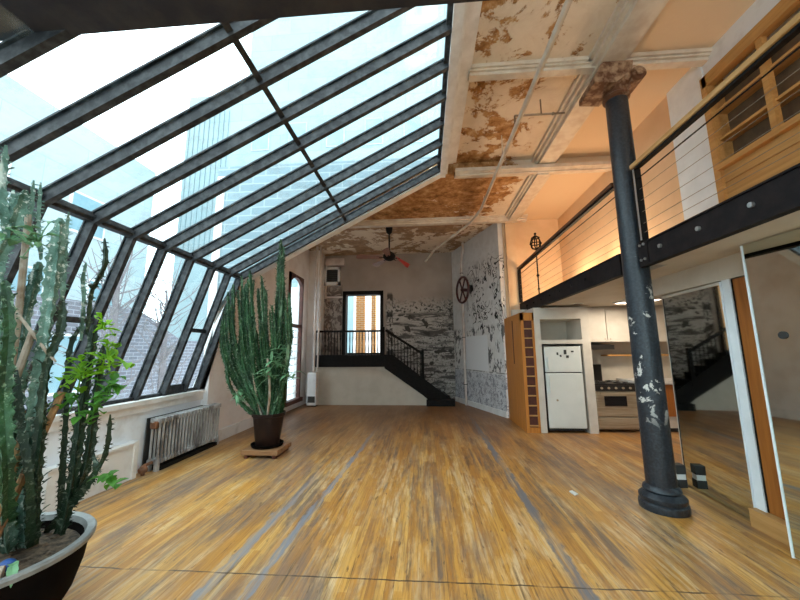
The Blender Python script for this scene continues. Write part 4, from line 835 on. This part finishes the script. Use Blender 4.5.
POT2= [[[[-2.71,5.42,0.6],[-3.02,5.34,1.11],[-3.25,5.27,1.65],[-3.28,5.21,2.29]],0.042],[[[-2.71,5.49,0.6],[-2.99,5.36,1.19],[-3.16,5.26,1.83],[-3.21,5.16,2.58]],0.033],[[[-2.65,5.35,0.6],[-2.94,5.31,1.24],[-3.13,5.28,1.92],[-3.18,5.25,2.73]],0.041],[[[-2.55,5.48,0.6],[-2.8,5.33,1.2],[-2.95,5.22,1.84],[-3.01,5.11,2.6]],0.037],[[[-2.65,5.52,0.6],[-2.84,5.38,1.27],[-2.98,5.28,2.0],[-3.0,5.18,2.85]],0.031],[[[-2.44,5.33,0.6],[-2.78,5.37,1.25],[-2.99,5.39,1.94],[-3.06,5.42,2.76]],0.042],[[[-2.63,5.62,0.6],[-2.73,5.4,1.29],[-2.77,5.23,2.03],[-2.81,5.07,2.91]],0.035],[[[-2.69,5.33,0.6],[-2.86,5.42,1.28],[-2.98,5.48,2.0],[-2.99,5.55,2.86]],0.032],[[[-2.48,5.53,0.6],[-2.64,5.43,1.22],[-2.71,5.36,1.88],[-2.77,5.29,2.66]],0.034],[[[-2.46,5.47,0.6],[-2.54,5.31,1.26],[-2.57,5.18,1.97],[-2.6,5.06,2.81]],0.034],[[[-2.38,5.56,0.6],[-2.5,5.42,1.2],[-2.58,5.32,1.85],[-2.59,5.21,2.61]],0.032],[[[-2.43,5.48,0.6],[-2.44,5.32,1.1],[-2.43,5.21,1.63],[-2.45,5.09,2.26]],0.032],[[[-2.58,5.46,0.6],[-2.49,5.31,1.12],[-2.38,5.19,1.68],[-2.41,5.08,2.34]],0.031],[[[-2.46,5.34,0.6],[-2.46,5.34,1.33],[-2.42,5.34,2.11],[-2.46,5.34,3.04]],0.036],[[[-2.52,5.48,0.6],[-2.45,5.36,1.38],[-2.41,5.28,2.21],[-2.39,5.19,3.2]],0.033],[[[-2.39,5.34,0.6],[-2.43,5.41,1.44],[-2.49,5.47,2.34],[-2.46,5.52,3.41]],0.033],[[[-2.43,5.53,0.6],[-2.36,5.4,1.27],[-2.28,5.29,2.0],[-2.3,5.19,2.85]],0.032],[[[-2.38,5.39,0.6],[-2.25,5.27,1.18],[-2.13,5.18,1.8],[-2.15,5.09,2.54]],0.035],[[[-2.54,5.31,0.6],[-2.45,5.4,1.16],[-2.37,5.46,1.77],[-2.38,5.53,2.48]],0.036],[[[-2.64,5.62,0.6],[-2.96,5.42,0.94],[-3.13,5.26,1.29],[-3.21,5.11,1.72]],0.041],[[[-2.71,5.31,0.6],[-2.98,5.28,0.85],[-3.15,5.26,1.13],[-3.2,5.24,1.45]],0.04],[[[-2.51,5.32,0.6],[-2.32,5.33,1.0],[-2.22,5.33,1.44],[-2.17,5.33,1.95]],0.041],[[[-2.38,5.54,0.6],[-2.48,5.55,1.06],[-2.52,5.55,1.55],[-2.57,5.56,2.14]],0.038],[[[-2.53,5.41,0.6],[-2.69,5.28,1.1],[-2.75,5.18,1.63],[-2.81,5.08,2.26]],0.038],[[[-2.55,5.58,0.6],[-2.76,5.38,1.05],[-2.89,5.24,1.54],[-2.93,5.09,2.11]],0.039],[[[-2.52,5.5,0.6],[-2.65,5.52,1.06],[-2.71,5.53,1.56],[-2.76,5.54,2.15]],0.03],[[[-2.43,5.56,0.6],[-2.68,5.55,1.01],[-2.82,5.53,1.45],[-2.88,5.52,1.97]],0.041],[[[-2.38,5.39,0.6],[-2.3,5.38,0.93],[-2.24,5.36,1.29],[-2.24,5.35,1.71]],0.034],[[[-2.63,5.33,0.6],[-3.01,5.41,1.01],[-3.25,5.46,1.46],[-3.31,5.52,1.98]],0.03],[[[-2.56,5.38,0.6],[-2.43,5.26,1.44],[-2.31,5.17,2.34],[-2.32,5.08,3.41]],0.037],[[[-2.57,5.58,0.6],[-2.44,5.4,1.3],[-2.36,5.26,2.06],[-2.34,5.13,2.95]],0.03],[[[-2.66,5.39,0.6],[-3.12,5.44,1.07],[-3.42,5.47,1.58],[-3.49,5.5,2.18]],0.035],[[[-2.7,5.53,0.6],[-3.09,5.51,1.16],[-3.35,5.49,1.75],[-3.4,5.47,2.45]],0.042],[[[-2.55,5.54,0.6],[-2.88,5.37,1.14],[-3.06,5.24,1.71],[-3.14,5.11,2.39]],0.036],[[[-2.51,5.32,0.6],[-2.79,5.31,1.04],[-3.01,5.3,1.52],[-3.02,5.29,2.08]],0.041],[[[-2.66,5.62,0.6],[-2.81,5.43,1.21],[-2.92,5.3,1.86],[-2.94,5.16,2.63]],0.04],[[[-2.54,5.4,0.6],[-2.73,5.3,1.16],[-2.88,5.22,1.75],[-2.88,5.15,2.46]],0.036],[[[-2.71,5.4,0.6],[-2.83,5.34,1.26],[-2.9,5.29,1.97],[-2.93,5.24,2.81]],0.03],[[[-2.69,5.42,0.6],[-2.76,5.34,1.07],[-2.78,5.28,1.57],[-2.81,5.22,2.16]],0.036],[[[-2.53,5.62,0.6],[-2.57,5.41,1.04],[-2.61,5.26,1.52],[-2.6,5.1,2.08]],0.039],[[[-2.63,5.34,0.6],[-2.72,5.43,1.24],[-2.78,5.5,1.91],[-2.8,5.57,2.72]],0.034],[[[-2.71,5.49,0.6],[-2.73,5.51,1.08],[-2.76,5.52,1.59],[-2.75,5.53,2.2]],0.04],[[[-2.59,5.37,0.6],[-2.58,5.41,0.94],[-2.6,5.44,1.29],[-2.57,5.47,1.72]],0.039],[[[-2.52,5.39,0.6],[-2.48,5.33,1.09],[-2.48,5.29,1.61],[-2.44,5.25,2.23]],0.032],[[[-2.39,5.62,0.6],[-2.44,5.56,1.19],[-2.49,5.52,1.82],[-2.49,5.48,2.57]],0.037],[[[-2.52,5.41,0.6],[-2.45,5.34,1.33],[-2.42,5.29,2.11],[-2.4,5.24,3.03]],0.041],[[[-2.51,5.37,0.6],[-2.39,5.28,1.36],[-2.32,5.22,2.18],[-2.29,5.15,3.15]],0.03],[[[-2.38,5.39,0.6],[-2.26,5.26,1.09],[-2.16,5.17,1.62],[-2.17,5.07,2.25]],0.04],[[[-2.38,5.57,0.6],[-2.35,5.56,1.13],[-2.33,5.56,1.69],[-2.33,5.56,2.36]],0.037],[[[-2.42,5.28,0.6],[-2.36,5.39,1.03],[-2.35,5.47,1.5],[-2.31,5.55,2.05]],0.038],[[[-2.48,5.31,0.6],[-2.45,5.35,0.89],[-2.4,5.38,1.2],[-2.42,5.41,1.56]],0.034],[[[-2.7,5.53,0.6],[-2.89,5.53,1.02],[-2.98,5.54,1.46],[-3.04,5.54,1.99]],0.038],[[[-2.6,5.55,0.6],[-2.81,5.42,0.96],[-2.93,5.32,1.34],[-2.97,5.22,1.79]],0.042],[[[-2.63,5.51,0.6],[-2.72,5.52,0.98],[-2.75,5.53,1.39],[-2.79,5.53,1.88]],0.033],[[[-2.38,5.46,0.6],[-2.37,5.38,1.43],[-2.36,5.33,2.31],[-2.36,5.27,3.36]],0.038],[[[-2.61,5.6,0.6],[-2.54,5.51,1.18],[-2.49,5.44,1.81],[-2.49,5.38,2.55]],0.032]]

rnd = random.Random(3)
c1 = (-2.62, 1.97)
pc = thing('potted_cactus', 'huge tall cactus thicket in a wide dark bowl at the left edge', 'plant', (c1[0], c1[1], 0), 'potted cacti')
k = MB(); k.lathe((c1[0], c1[1], 0), [(.30, 0), (.36, .025), (.42, .14), (.46, .29), (.475, .42), (.445, .42), (.43, .36), (.0005, .35)], 48); k.build('pot', m['potblack'], pc, True)
k = MB(); k.lathe((c1[0], c1[1], 0), [(.475, .415), (.502, .422), (.506, .446), (.497, .458), (.457, .453), (.445, .42)], 48, False); k.build('rim', m['potrim'], pc, True)
k = MB(); k.lathe((c1[0], c1[1], 0), [(.44, .355), (.43, .378), (.2, .39), (.001, .392)], 32)
for i in range(60):
    an, r_ = rnd.uniform(0, 6.28), rnd.uniform(0, .4); k.ball((c1[0] + r_ * math.cos(an), c1[1] + r_ * math.sin(an), .385), rnd.uniform(.012, .03), (1, 1, .6), 6, 5)
k.build('soil', m['soil'], pc)
for i, (pts, r) in enumerate(POT1):
    if i in (3, 4, 8, 18, 20, 21): continue
    dark = i in (11, 12, 13, 14, 15, 17, 18, 19, 7, 8, 21)
    cactus_stem(pts, r * .74, 4 if r > .03 else 3, .03, rnd).build('stem', m['cactusdark'] if dark else (m['cactusgreen'] if i in (3, 6) else m['cactus']), pc)
for pts in ([(-2.52, 1.9, .38), (-2.45, 2.0, .9), (-2.40, 2.1, 1.35)], [(-2.72, 1.85, .38), (-2.62, 1.95, 1.2), (-2.55, 2.0, 1.75)], [(-2.45, 1.78, .38), (-2.44, 1.9, .8), (-2.5, 2.0, 1.25)], [(-2.85, 2.1, .38), (-2.8, 2.1, 1.5), (-2.86, 2.1, 2.6)]):
    k = MB(); k.tube(catmull(pts, .08), .020, 8); k.build('dry_stem', m['drybrown'] if pts[0][0] > -2.6 else m['drystem'], pc, True)
k = MB(); k.tube([(-2.80, 1.92, 1.9), (-2.62, 1.95, 1.86), (-2.42, 2.0, 1.6), (-2.36, 2.0, 1.55)], [.012, .010, .010, .006], 7); k.build('dry_twig', m['drystem'], pc, True)
k = MB(); k.tube([(-2.66, 1.64, .43), (-2.44, 1.72, .44), (-2.30, 1.84, .43)], [.05, .05, .035], 10); k.build('fallen_stem', m['drystem'], pc, True)
k = MB(); k.ball((-2.36, 1.90, .43), .04, (1, 1, .8)); k.build('blue_scrap', m['bluething'], pc, True)
k = MB(); k.leaf((-2.24, 1.83, .47), (.7, -.5, .3), .11, .045, .3, .9); k.leaf((-2.28, 1.85, .46), (.6, -.2, .5), .10, .04, .3, .6); k.build('drooping_leaf', m['palegreen'], pc)
def leaf_cluster(c, n, L, spread, mat, name, parent, up=.2, W=.6):
    k = MB()
    for i in range(n):
        d_ = Vector((rnd.uniform(-1, 1), rnd.uniform(-1, 1), rnd.uniform(-.3, 1) * 1 + up))
        b_ = Vector(c) + Vector((rnd.uniform(-1, 1), rnd.uniform(-1, 1), rnd.uniform(-1, 1))) * spread
        l = L * rnd.uniform(.6, 1.2); k.leaf(b_, d_, l, l * W, .3, rnd.uniform(.2, .8)); k.tube([Vector(c), (Vector(c) + b_) / 2 + Vector((0, 0, .02)), b_, b_ + d_.normalized() * l * .3], [.006, .004, .003, .002], 5)
    return k.build(name, mat, parent)
leaf_cluster((-2.32, 2.15, 1.46), 26, .11, .12, m['lime'], 'leaf_spray', pc)
leaf_cluster((-2.16, 2.15, 1.58), 22, .10, .10, m['lime'], 'leaf_spray', pc)
leaf_cluster((-2.10, 2.15, 1.38), 16, .10, .08, m['leafgreen'], 'leaf_spray', pc)
leaf_cluster((-2.22, 2.15, 1.78), 12, .09, .07, m['lime'], 'leaf_spray', pc)
leaf_cluster((-2.26, 2.2, 1.20), 12, .09, .09, m['leafgreen'], 'leaf_spray', pc)
leaf_cluster((-2.08, 2.2, .78), 12, .10, .07, m['leafgreen'], 'leaf_spray', pc)
leaf_cluster((-2.40, 2.2, 1.30), 14, .09, .12, m['leafgreen'], 'leaf_spray', pc)
leaf_cluster((-2.62, 2.0, 2.35), 18, .10, .12, m['palegreen'], 'leaf_spray', pc)

px_, py_ = -2.55, 5.45
ws = thing('wooden_plant_stand', 'low square wooden plant platform on the floor', 'stand', (px_, py_, 0))
k = MB()
for i in range(4): k.box(px_ - .29, px_ + .29, py_ - .27 + i * .137, py_ - .27 + i * .137 + .133, .05, .12, .004)
k.build('deck', m['standwood'], ws)
for x in (-.24, .2): B(px_ + x, px_ + x + .05, py_ - .25, py_ + .25, 0, .05).build('runner', m['redwood'], ws)
k = MB(); k.lathe((px_, py_, .12), [(.20, 0), (.235, .01), (.25, .05), (.235, .05), (.22, .018), (.001, .016)], 32); tag(k.build('plant_saucer', m['potblack'], None, True, (px_, py_, .12)), 'black saucer under the brown plant pot', 'saucer')
pl = thing('potted_cactus', 'bushy green cactus in a brown pot on the wooden stand by the radiator', 'plant', (px_, py_, .14), 'potted cacti')
k = MB(); k.lathe((px_, py_, .138), [(.17, 0), (.18, .01), (.235, .44), (.255, .45), (.26, .50), (.242, .50), (.23, .44), (.001, .43)], 36); k.build('pot', m['potbrown'], pl, True)
k = MB(); k.lathe((px_, py_, .56), [(.228, 0), (.22, .03), (.001, .045)], 24); k.build('soil', m['soil'], pl, True)
for i, (pts, r) in enumerate(POT2):
    cactus_stem(pts, r * .70, 4, .22, rnd).build('stem', m['cactusgreen'], pl)
for c, n, L in (((-2.36, 5.2, 1.42), 20, .24), ((-2.25, 5.25, 1.62), 16, .22), ((-2.45, 5.15, 1.25), 12, .2), ((-2.92, 5.2, .92), 16, .17), ((-2.2, 5.3, 1.2), 10, .2)):
    leaf_cluster(c, n, L, .08, m['palegreen'], 'leaf_spray', pl, .1, .22)
for pts in ([(-2.62, 5.35, .6), (-2.74, 5.3, 1.1), (-2.80, 5.25, 1.75)], [(-2.50, 5.3, .6), (-2.46, 5.25, 1.0), (-2.52, 5.25, 1.5)]):
    k = MB(); k.tube(catmull(pts, .08), .018, 8); k.build('dry_stem', m['drystem'], pl, True)

# ------------------------------------------------------------------ outdoors
bb = thing('brick_building', 'pale lavender brick building seen through the lower left windows', 'building', (-9.5, 9, -4))
k = MB(); k.prism([(-9, -6, -5), (-9, 22, -5), (-9, 22, 2.0), (-9, 11.8, 2.05), (-9, 9.8, 2.95), (-9, -6, 3.1)], (-5, 0, 0)); k.build('wall', m['brick'], bb)
for y in (2.5, 5.0, 7.3):
    f_ = B(-9.0, -8.97, y, y + 1.0, .6, 2.1).build('window', m['white'], bb); B(-8.975, -8.96, y + .07, y + .93, .67, 2.03).build('pane', m['cyanglass'], f_)
ob = thing('stone_building', 'pale overexposed stone building seen through the near half of the skylight', 'building', (-20, 15, -5))
k = MB(); k.box(-30, -20, 2, 22, -5, 15); k.build('wall', m['palebuilding'], ob)
for y, z in ((9.0, 3.6), (13.6, 3.6), (18.0, 3.6), (16.4, 8.5), (11.4, 8.5)):
    f_ = B(-20.0, -19.9, y, y + 2.2, z, z + 2.4).build('window', m['white'], ob); B(-19.93, -19.88, y + .12, y + 2.08, z + .12, z + 2.28).build('pane', m['cyanglass'], f_)
tb = thing('tower_building', 'tall pale cyan block facade seen through the far half of the skylight', 'building', (-8, 27, -5))
k = MB(); k.box(-19.5, 6, 24, 30, -5, 23); k.box(-15, 6, 25, 30, 23, 44); k.build('wall', m['towerwall'], tb)
for i in range(9):
    k = MB(); k.box(-19.3 + i * .42, -19.22 + i * .42, 23.9, 24, 9, 21.5); k.build('facade_rib', m['towerrib'], tb)
for i in range(6):
    for j in range(3):
        x, z = -13.8 + i * 3.1, 7.5 + j * 5.1
        f_ = B(x, x + 1.5, 23.92, 24, z, z + 2.3).build('window', m['palebuilding'], tb); B(x + .1, x + 1.4, 23.9, 23.93, z + .1, z + 2.2).build('pane', m['cyanglass'], f_)
wb = thing('white_building', 'whitewashed brick wall seen through the far doorway', 'building', (-3, 17, 0))
B(-7.5, 2, 16, 17, -3, 4.8).build('wall', m['whitebuilding'], wb)
f_ = B(-4.6, -3.35, 15.95, 16.0, 1.2, 4.4).build('window', m['white'], wb); B(-4.5, -3.45, 15.93, 15.96, 1.3, 4.3).build('pane', m['cyanglass'], f_)
for x, w, lab in ((-2.66, .32, 'wider ochre brick pillar outside the far doorway'), (-2.06, .16, 'slim ochre brick pillar right of the wider one outside the doorway')):
    k = MB(); k.box(x, x + w, 12.7, 12.95, 1.2, 4.5); k.box(x - .02, x + w + .02, 12.68, 12.97, 1.2, 1.4); tag(k.build('brick_pillar', m['ochrebrick'], None), lab, 'pillar', 'pillars outside the doorway')
tag(B(-5, 1.5, YB + .26, 15.9, 1.30, 1.46).build('roof_terrace', m['snow'], None), 'pale roof terrace outside the far doorway', 'terrace')
def tree(x, y, z, lab, seed):
    r = random.Random(seed); t = thing('bare_tree', lab, 'tree', (x, y, z), 'bare trees outside')
    k = MB(); k.tube([(x, y, z), (x, y + .1, z + 4), (x, y, z + 7)], [.14, .10, .05], 8); k.build('trunk', m['bark'], t, True)
    k = MB()
    for i in range(46):
        b_ = Vector((x, y, z + r.uniform(3.5, 7))); d_ = Vector((r.uniform(-.6, .6), r.uniform(-1, 1), r.uniform(.2, 1))).normalized(); L = r.uniform(.7, 1.9)
        q = b_ + d_ * L * .5 + Vector((0, 0, r.uniform(-.1, .2))); k.tube([b_, q, q + d_ * L * .5 + Vector((r.uniform(-.3, .3), r.uniform(-.3, .3), .1))], [.022, .014, .006], 5)
        for s_ in range(2): k.tube([q, q + Vector((r.uniform(-.5, .5), r.uniform(-.5, .5), r.uniform(.1, .6)))], [.010, .004], 4)
    k.build('branches', m['bark'], t)
tree(-7.6, 7.6, -3.6, 'bare grey tree outside the leaning windows, nearer the big cactus', 2)
tree(-7.9, 9.6, -3.8, 'bare grey tree outside the leaning windows, farther from the big cactus', 9)

# ------------------------------------------------------------------ light
W = bpy.data.worlds.new('World'); SC.world = W; W.use_nodes = True
nt = W.node_tree; nt.nodes.clear()
out = nt.nodes.new('ShaderNodeOutputWorld'); bg = nt.nodes.new('ShaderNodeBackground')
tc = nt.nodes.new('ShaderNodeTexCoord'); sx = nt.nodes.new('ShaderNodeSeparateXYZ'); nz = nt.nodes.new('ShaderNodeTexNoise'); rp = nt.nodes.new('ShaderNodeValToRGB')
nz.inputs['Scale'].default_value = 2.2; nz.inputs['Detail'].default_value = 5
rp.color_ramp.elements[0].position = .38; rp.color_ramp.elements[0].color = (.80, .97, 1, 1); rp.color_ramp.elements[1].position = .62; rp.color_ramp.elements[1].color = (1, 1, 1, 1)
nt.links.new(tc.outputs['Generated'], nz.inputs[0]); nt.links.new(nz.outputs[0], rp.inputs[0]); nt.links.new(rp.outputs[0], bg.inputs[0])
bg.inputs[1].default_value = SKY = 3.0
nt.links.new(bg.outputs[0], out.inputs[0])

def lamp(kind, loc, energy, col, size=.1, rot=None, name='fill_light'):
    l = bpy.data.lights.new(name, kind); l.energy = energy; l.color = col
    if kind == 'AREA': l.size = size
    elif kind == 'POINT': l.shadow_soft_size = size
    o = bpy.data.objects.new(name, l); COL.objects.link(o); o.location = loc
    if rot: o.rotation_euler = rot
    return o
def uplight(x, y, e, col, lab):  # added lamp, hidden behind the beam, to warm the loft
    t = thing('added_uplight', lab, 'lamp', (x, y, 2.72), 'added loft floor uplights')
    k = MB(); k.lathe((x, y, 2.72), [(.08, 0), (.08, .14), (.07, .14), (.06, .05), (.001, .05)], 18); k.build('can', m['black'], t, True)
    k = MB(); k.ball((x, y, 2.82), .03); k.build('added_bulb', emit_mat('added_warm_bulb', col, 8), t, True)
    lamp('POINT', (x, y, 2.93), e, col, .05)
def pendant(x, y, z, zt, e, col, lab):  # added lamp outside the view, warms the loft
    t = thing('added_pendant', lab, 'lamp', (x, y, zt), 'added pendant lamps')
    k = MB(); k.tube([(x, y, z + .1), (x, y, zt)], .008, 6); k.build('cord', m['black'], t)
    k = MB(); k.lathe((x, y, z), [(.16, .0), (.12, .08), (.03, .14)], 20, False); k.build('shade', m['white'], t, True)
    k = MB(); k.ball((x, y, z + .02), .05); k.build('added_bulb', emit_mat('added_warm_bulb', col, 8), t, True)
    lamp('POINT', (x, y, z - .10), e, col, .09)
pendant(3.0, -.3, 4.3, 5.14, 42, (1, .86, .68), 'added warm pendant lamp, out of view, over the near end of the loft')
uplight(3.05, 7.2, 26, (1, .74, .47), 'added small black uplight hidden on the loft floor near its far end')
uplight(3.05, 5.8, 30, (1, .74, .47), 'added small black uplight hidden on the loft floor beside the peach wall')
lamp('AREA', (3.9, 6.4, 2.48), 25, (1, .86, .68), .5)  # added kitchen fill light; the square fixture is made up to house it
pn = thing('added_ceiling_light', 'added square white light fixture on the kitchen soffit behind the column', 'light', (3.9, 6.4, 2.5))
k = MB(); k.box(3.62, 4.18, 6.12, 6.68, 2.485, 2.5); k.build('base', m['white'], pn)
for x0, x1, y0, y1 in ((3.62, 3.645, 6.12, 6.68), (4.155, 4.18, 6.12, 6.68), (3.645, 4.155, 6.12, 6.145), (3.645, 4.155, 6.655, 6.68)): B(x0, x1, y0, y1, 2.465, 2.485).build('trim', m['white'], pn)


# ------------------------------------------------------------------ camera
cam = bpy.data.cameras.new('camera'); cam.sensor_fit = 'HORIZONTAL'; cam.sensor_width = 36; cam.lens = 36 * 333.97 / 800; cam.clip_start = .02; cam.clip_end = 500
co = bpy.data.objects.new('camera', cam); COL.objects.link(co); SC.camera = co
R_ = Vector((.99713651, .07524312, -.00756707)); U_ = Vector((.0188266, -.15008259, .9884942)); F_ = Vector((-.0732417, .98580611, .1510694))
mw = Matrix(((R_.x, U_.x, -F_.x, 0), (R_.y, U_.y, -F_.y, 0), (R_.z, U_.z, -F_.z, 1.6), (0, 0, 0, 1)))
co.matrix_world = mw
SC.view_settings.view_transform = 'Standard'; SC.view_settings.look = 'None'; SC.view_settings.gamma = 1; SC.view_settings.use_curve_mapping = False
SC.view_settings.exposure = .68
SC.cycles.transparent_max_bounces = 24; SC.cycles.max_bounces = 12; SC.cycles.diffuse_bounces = 6
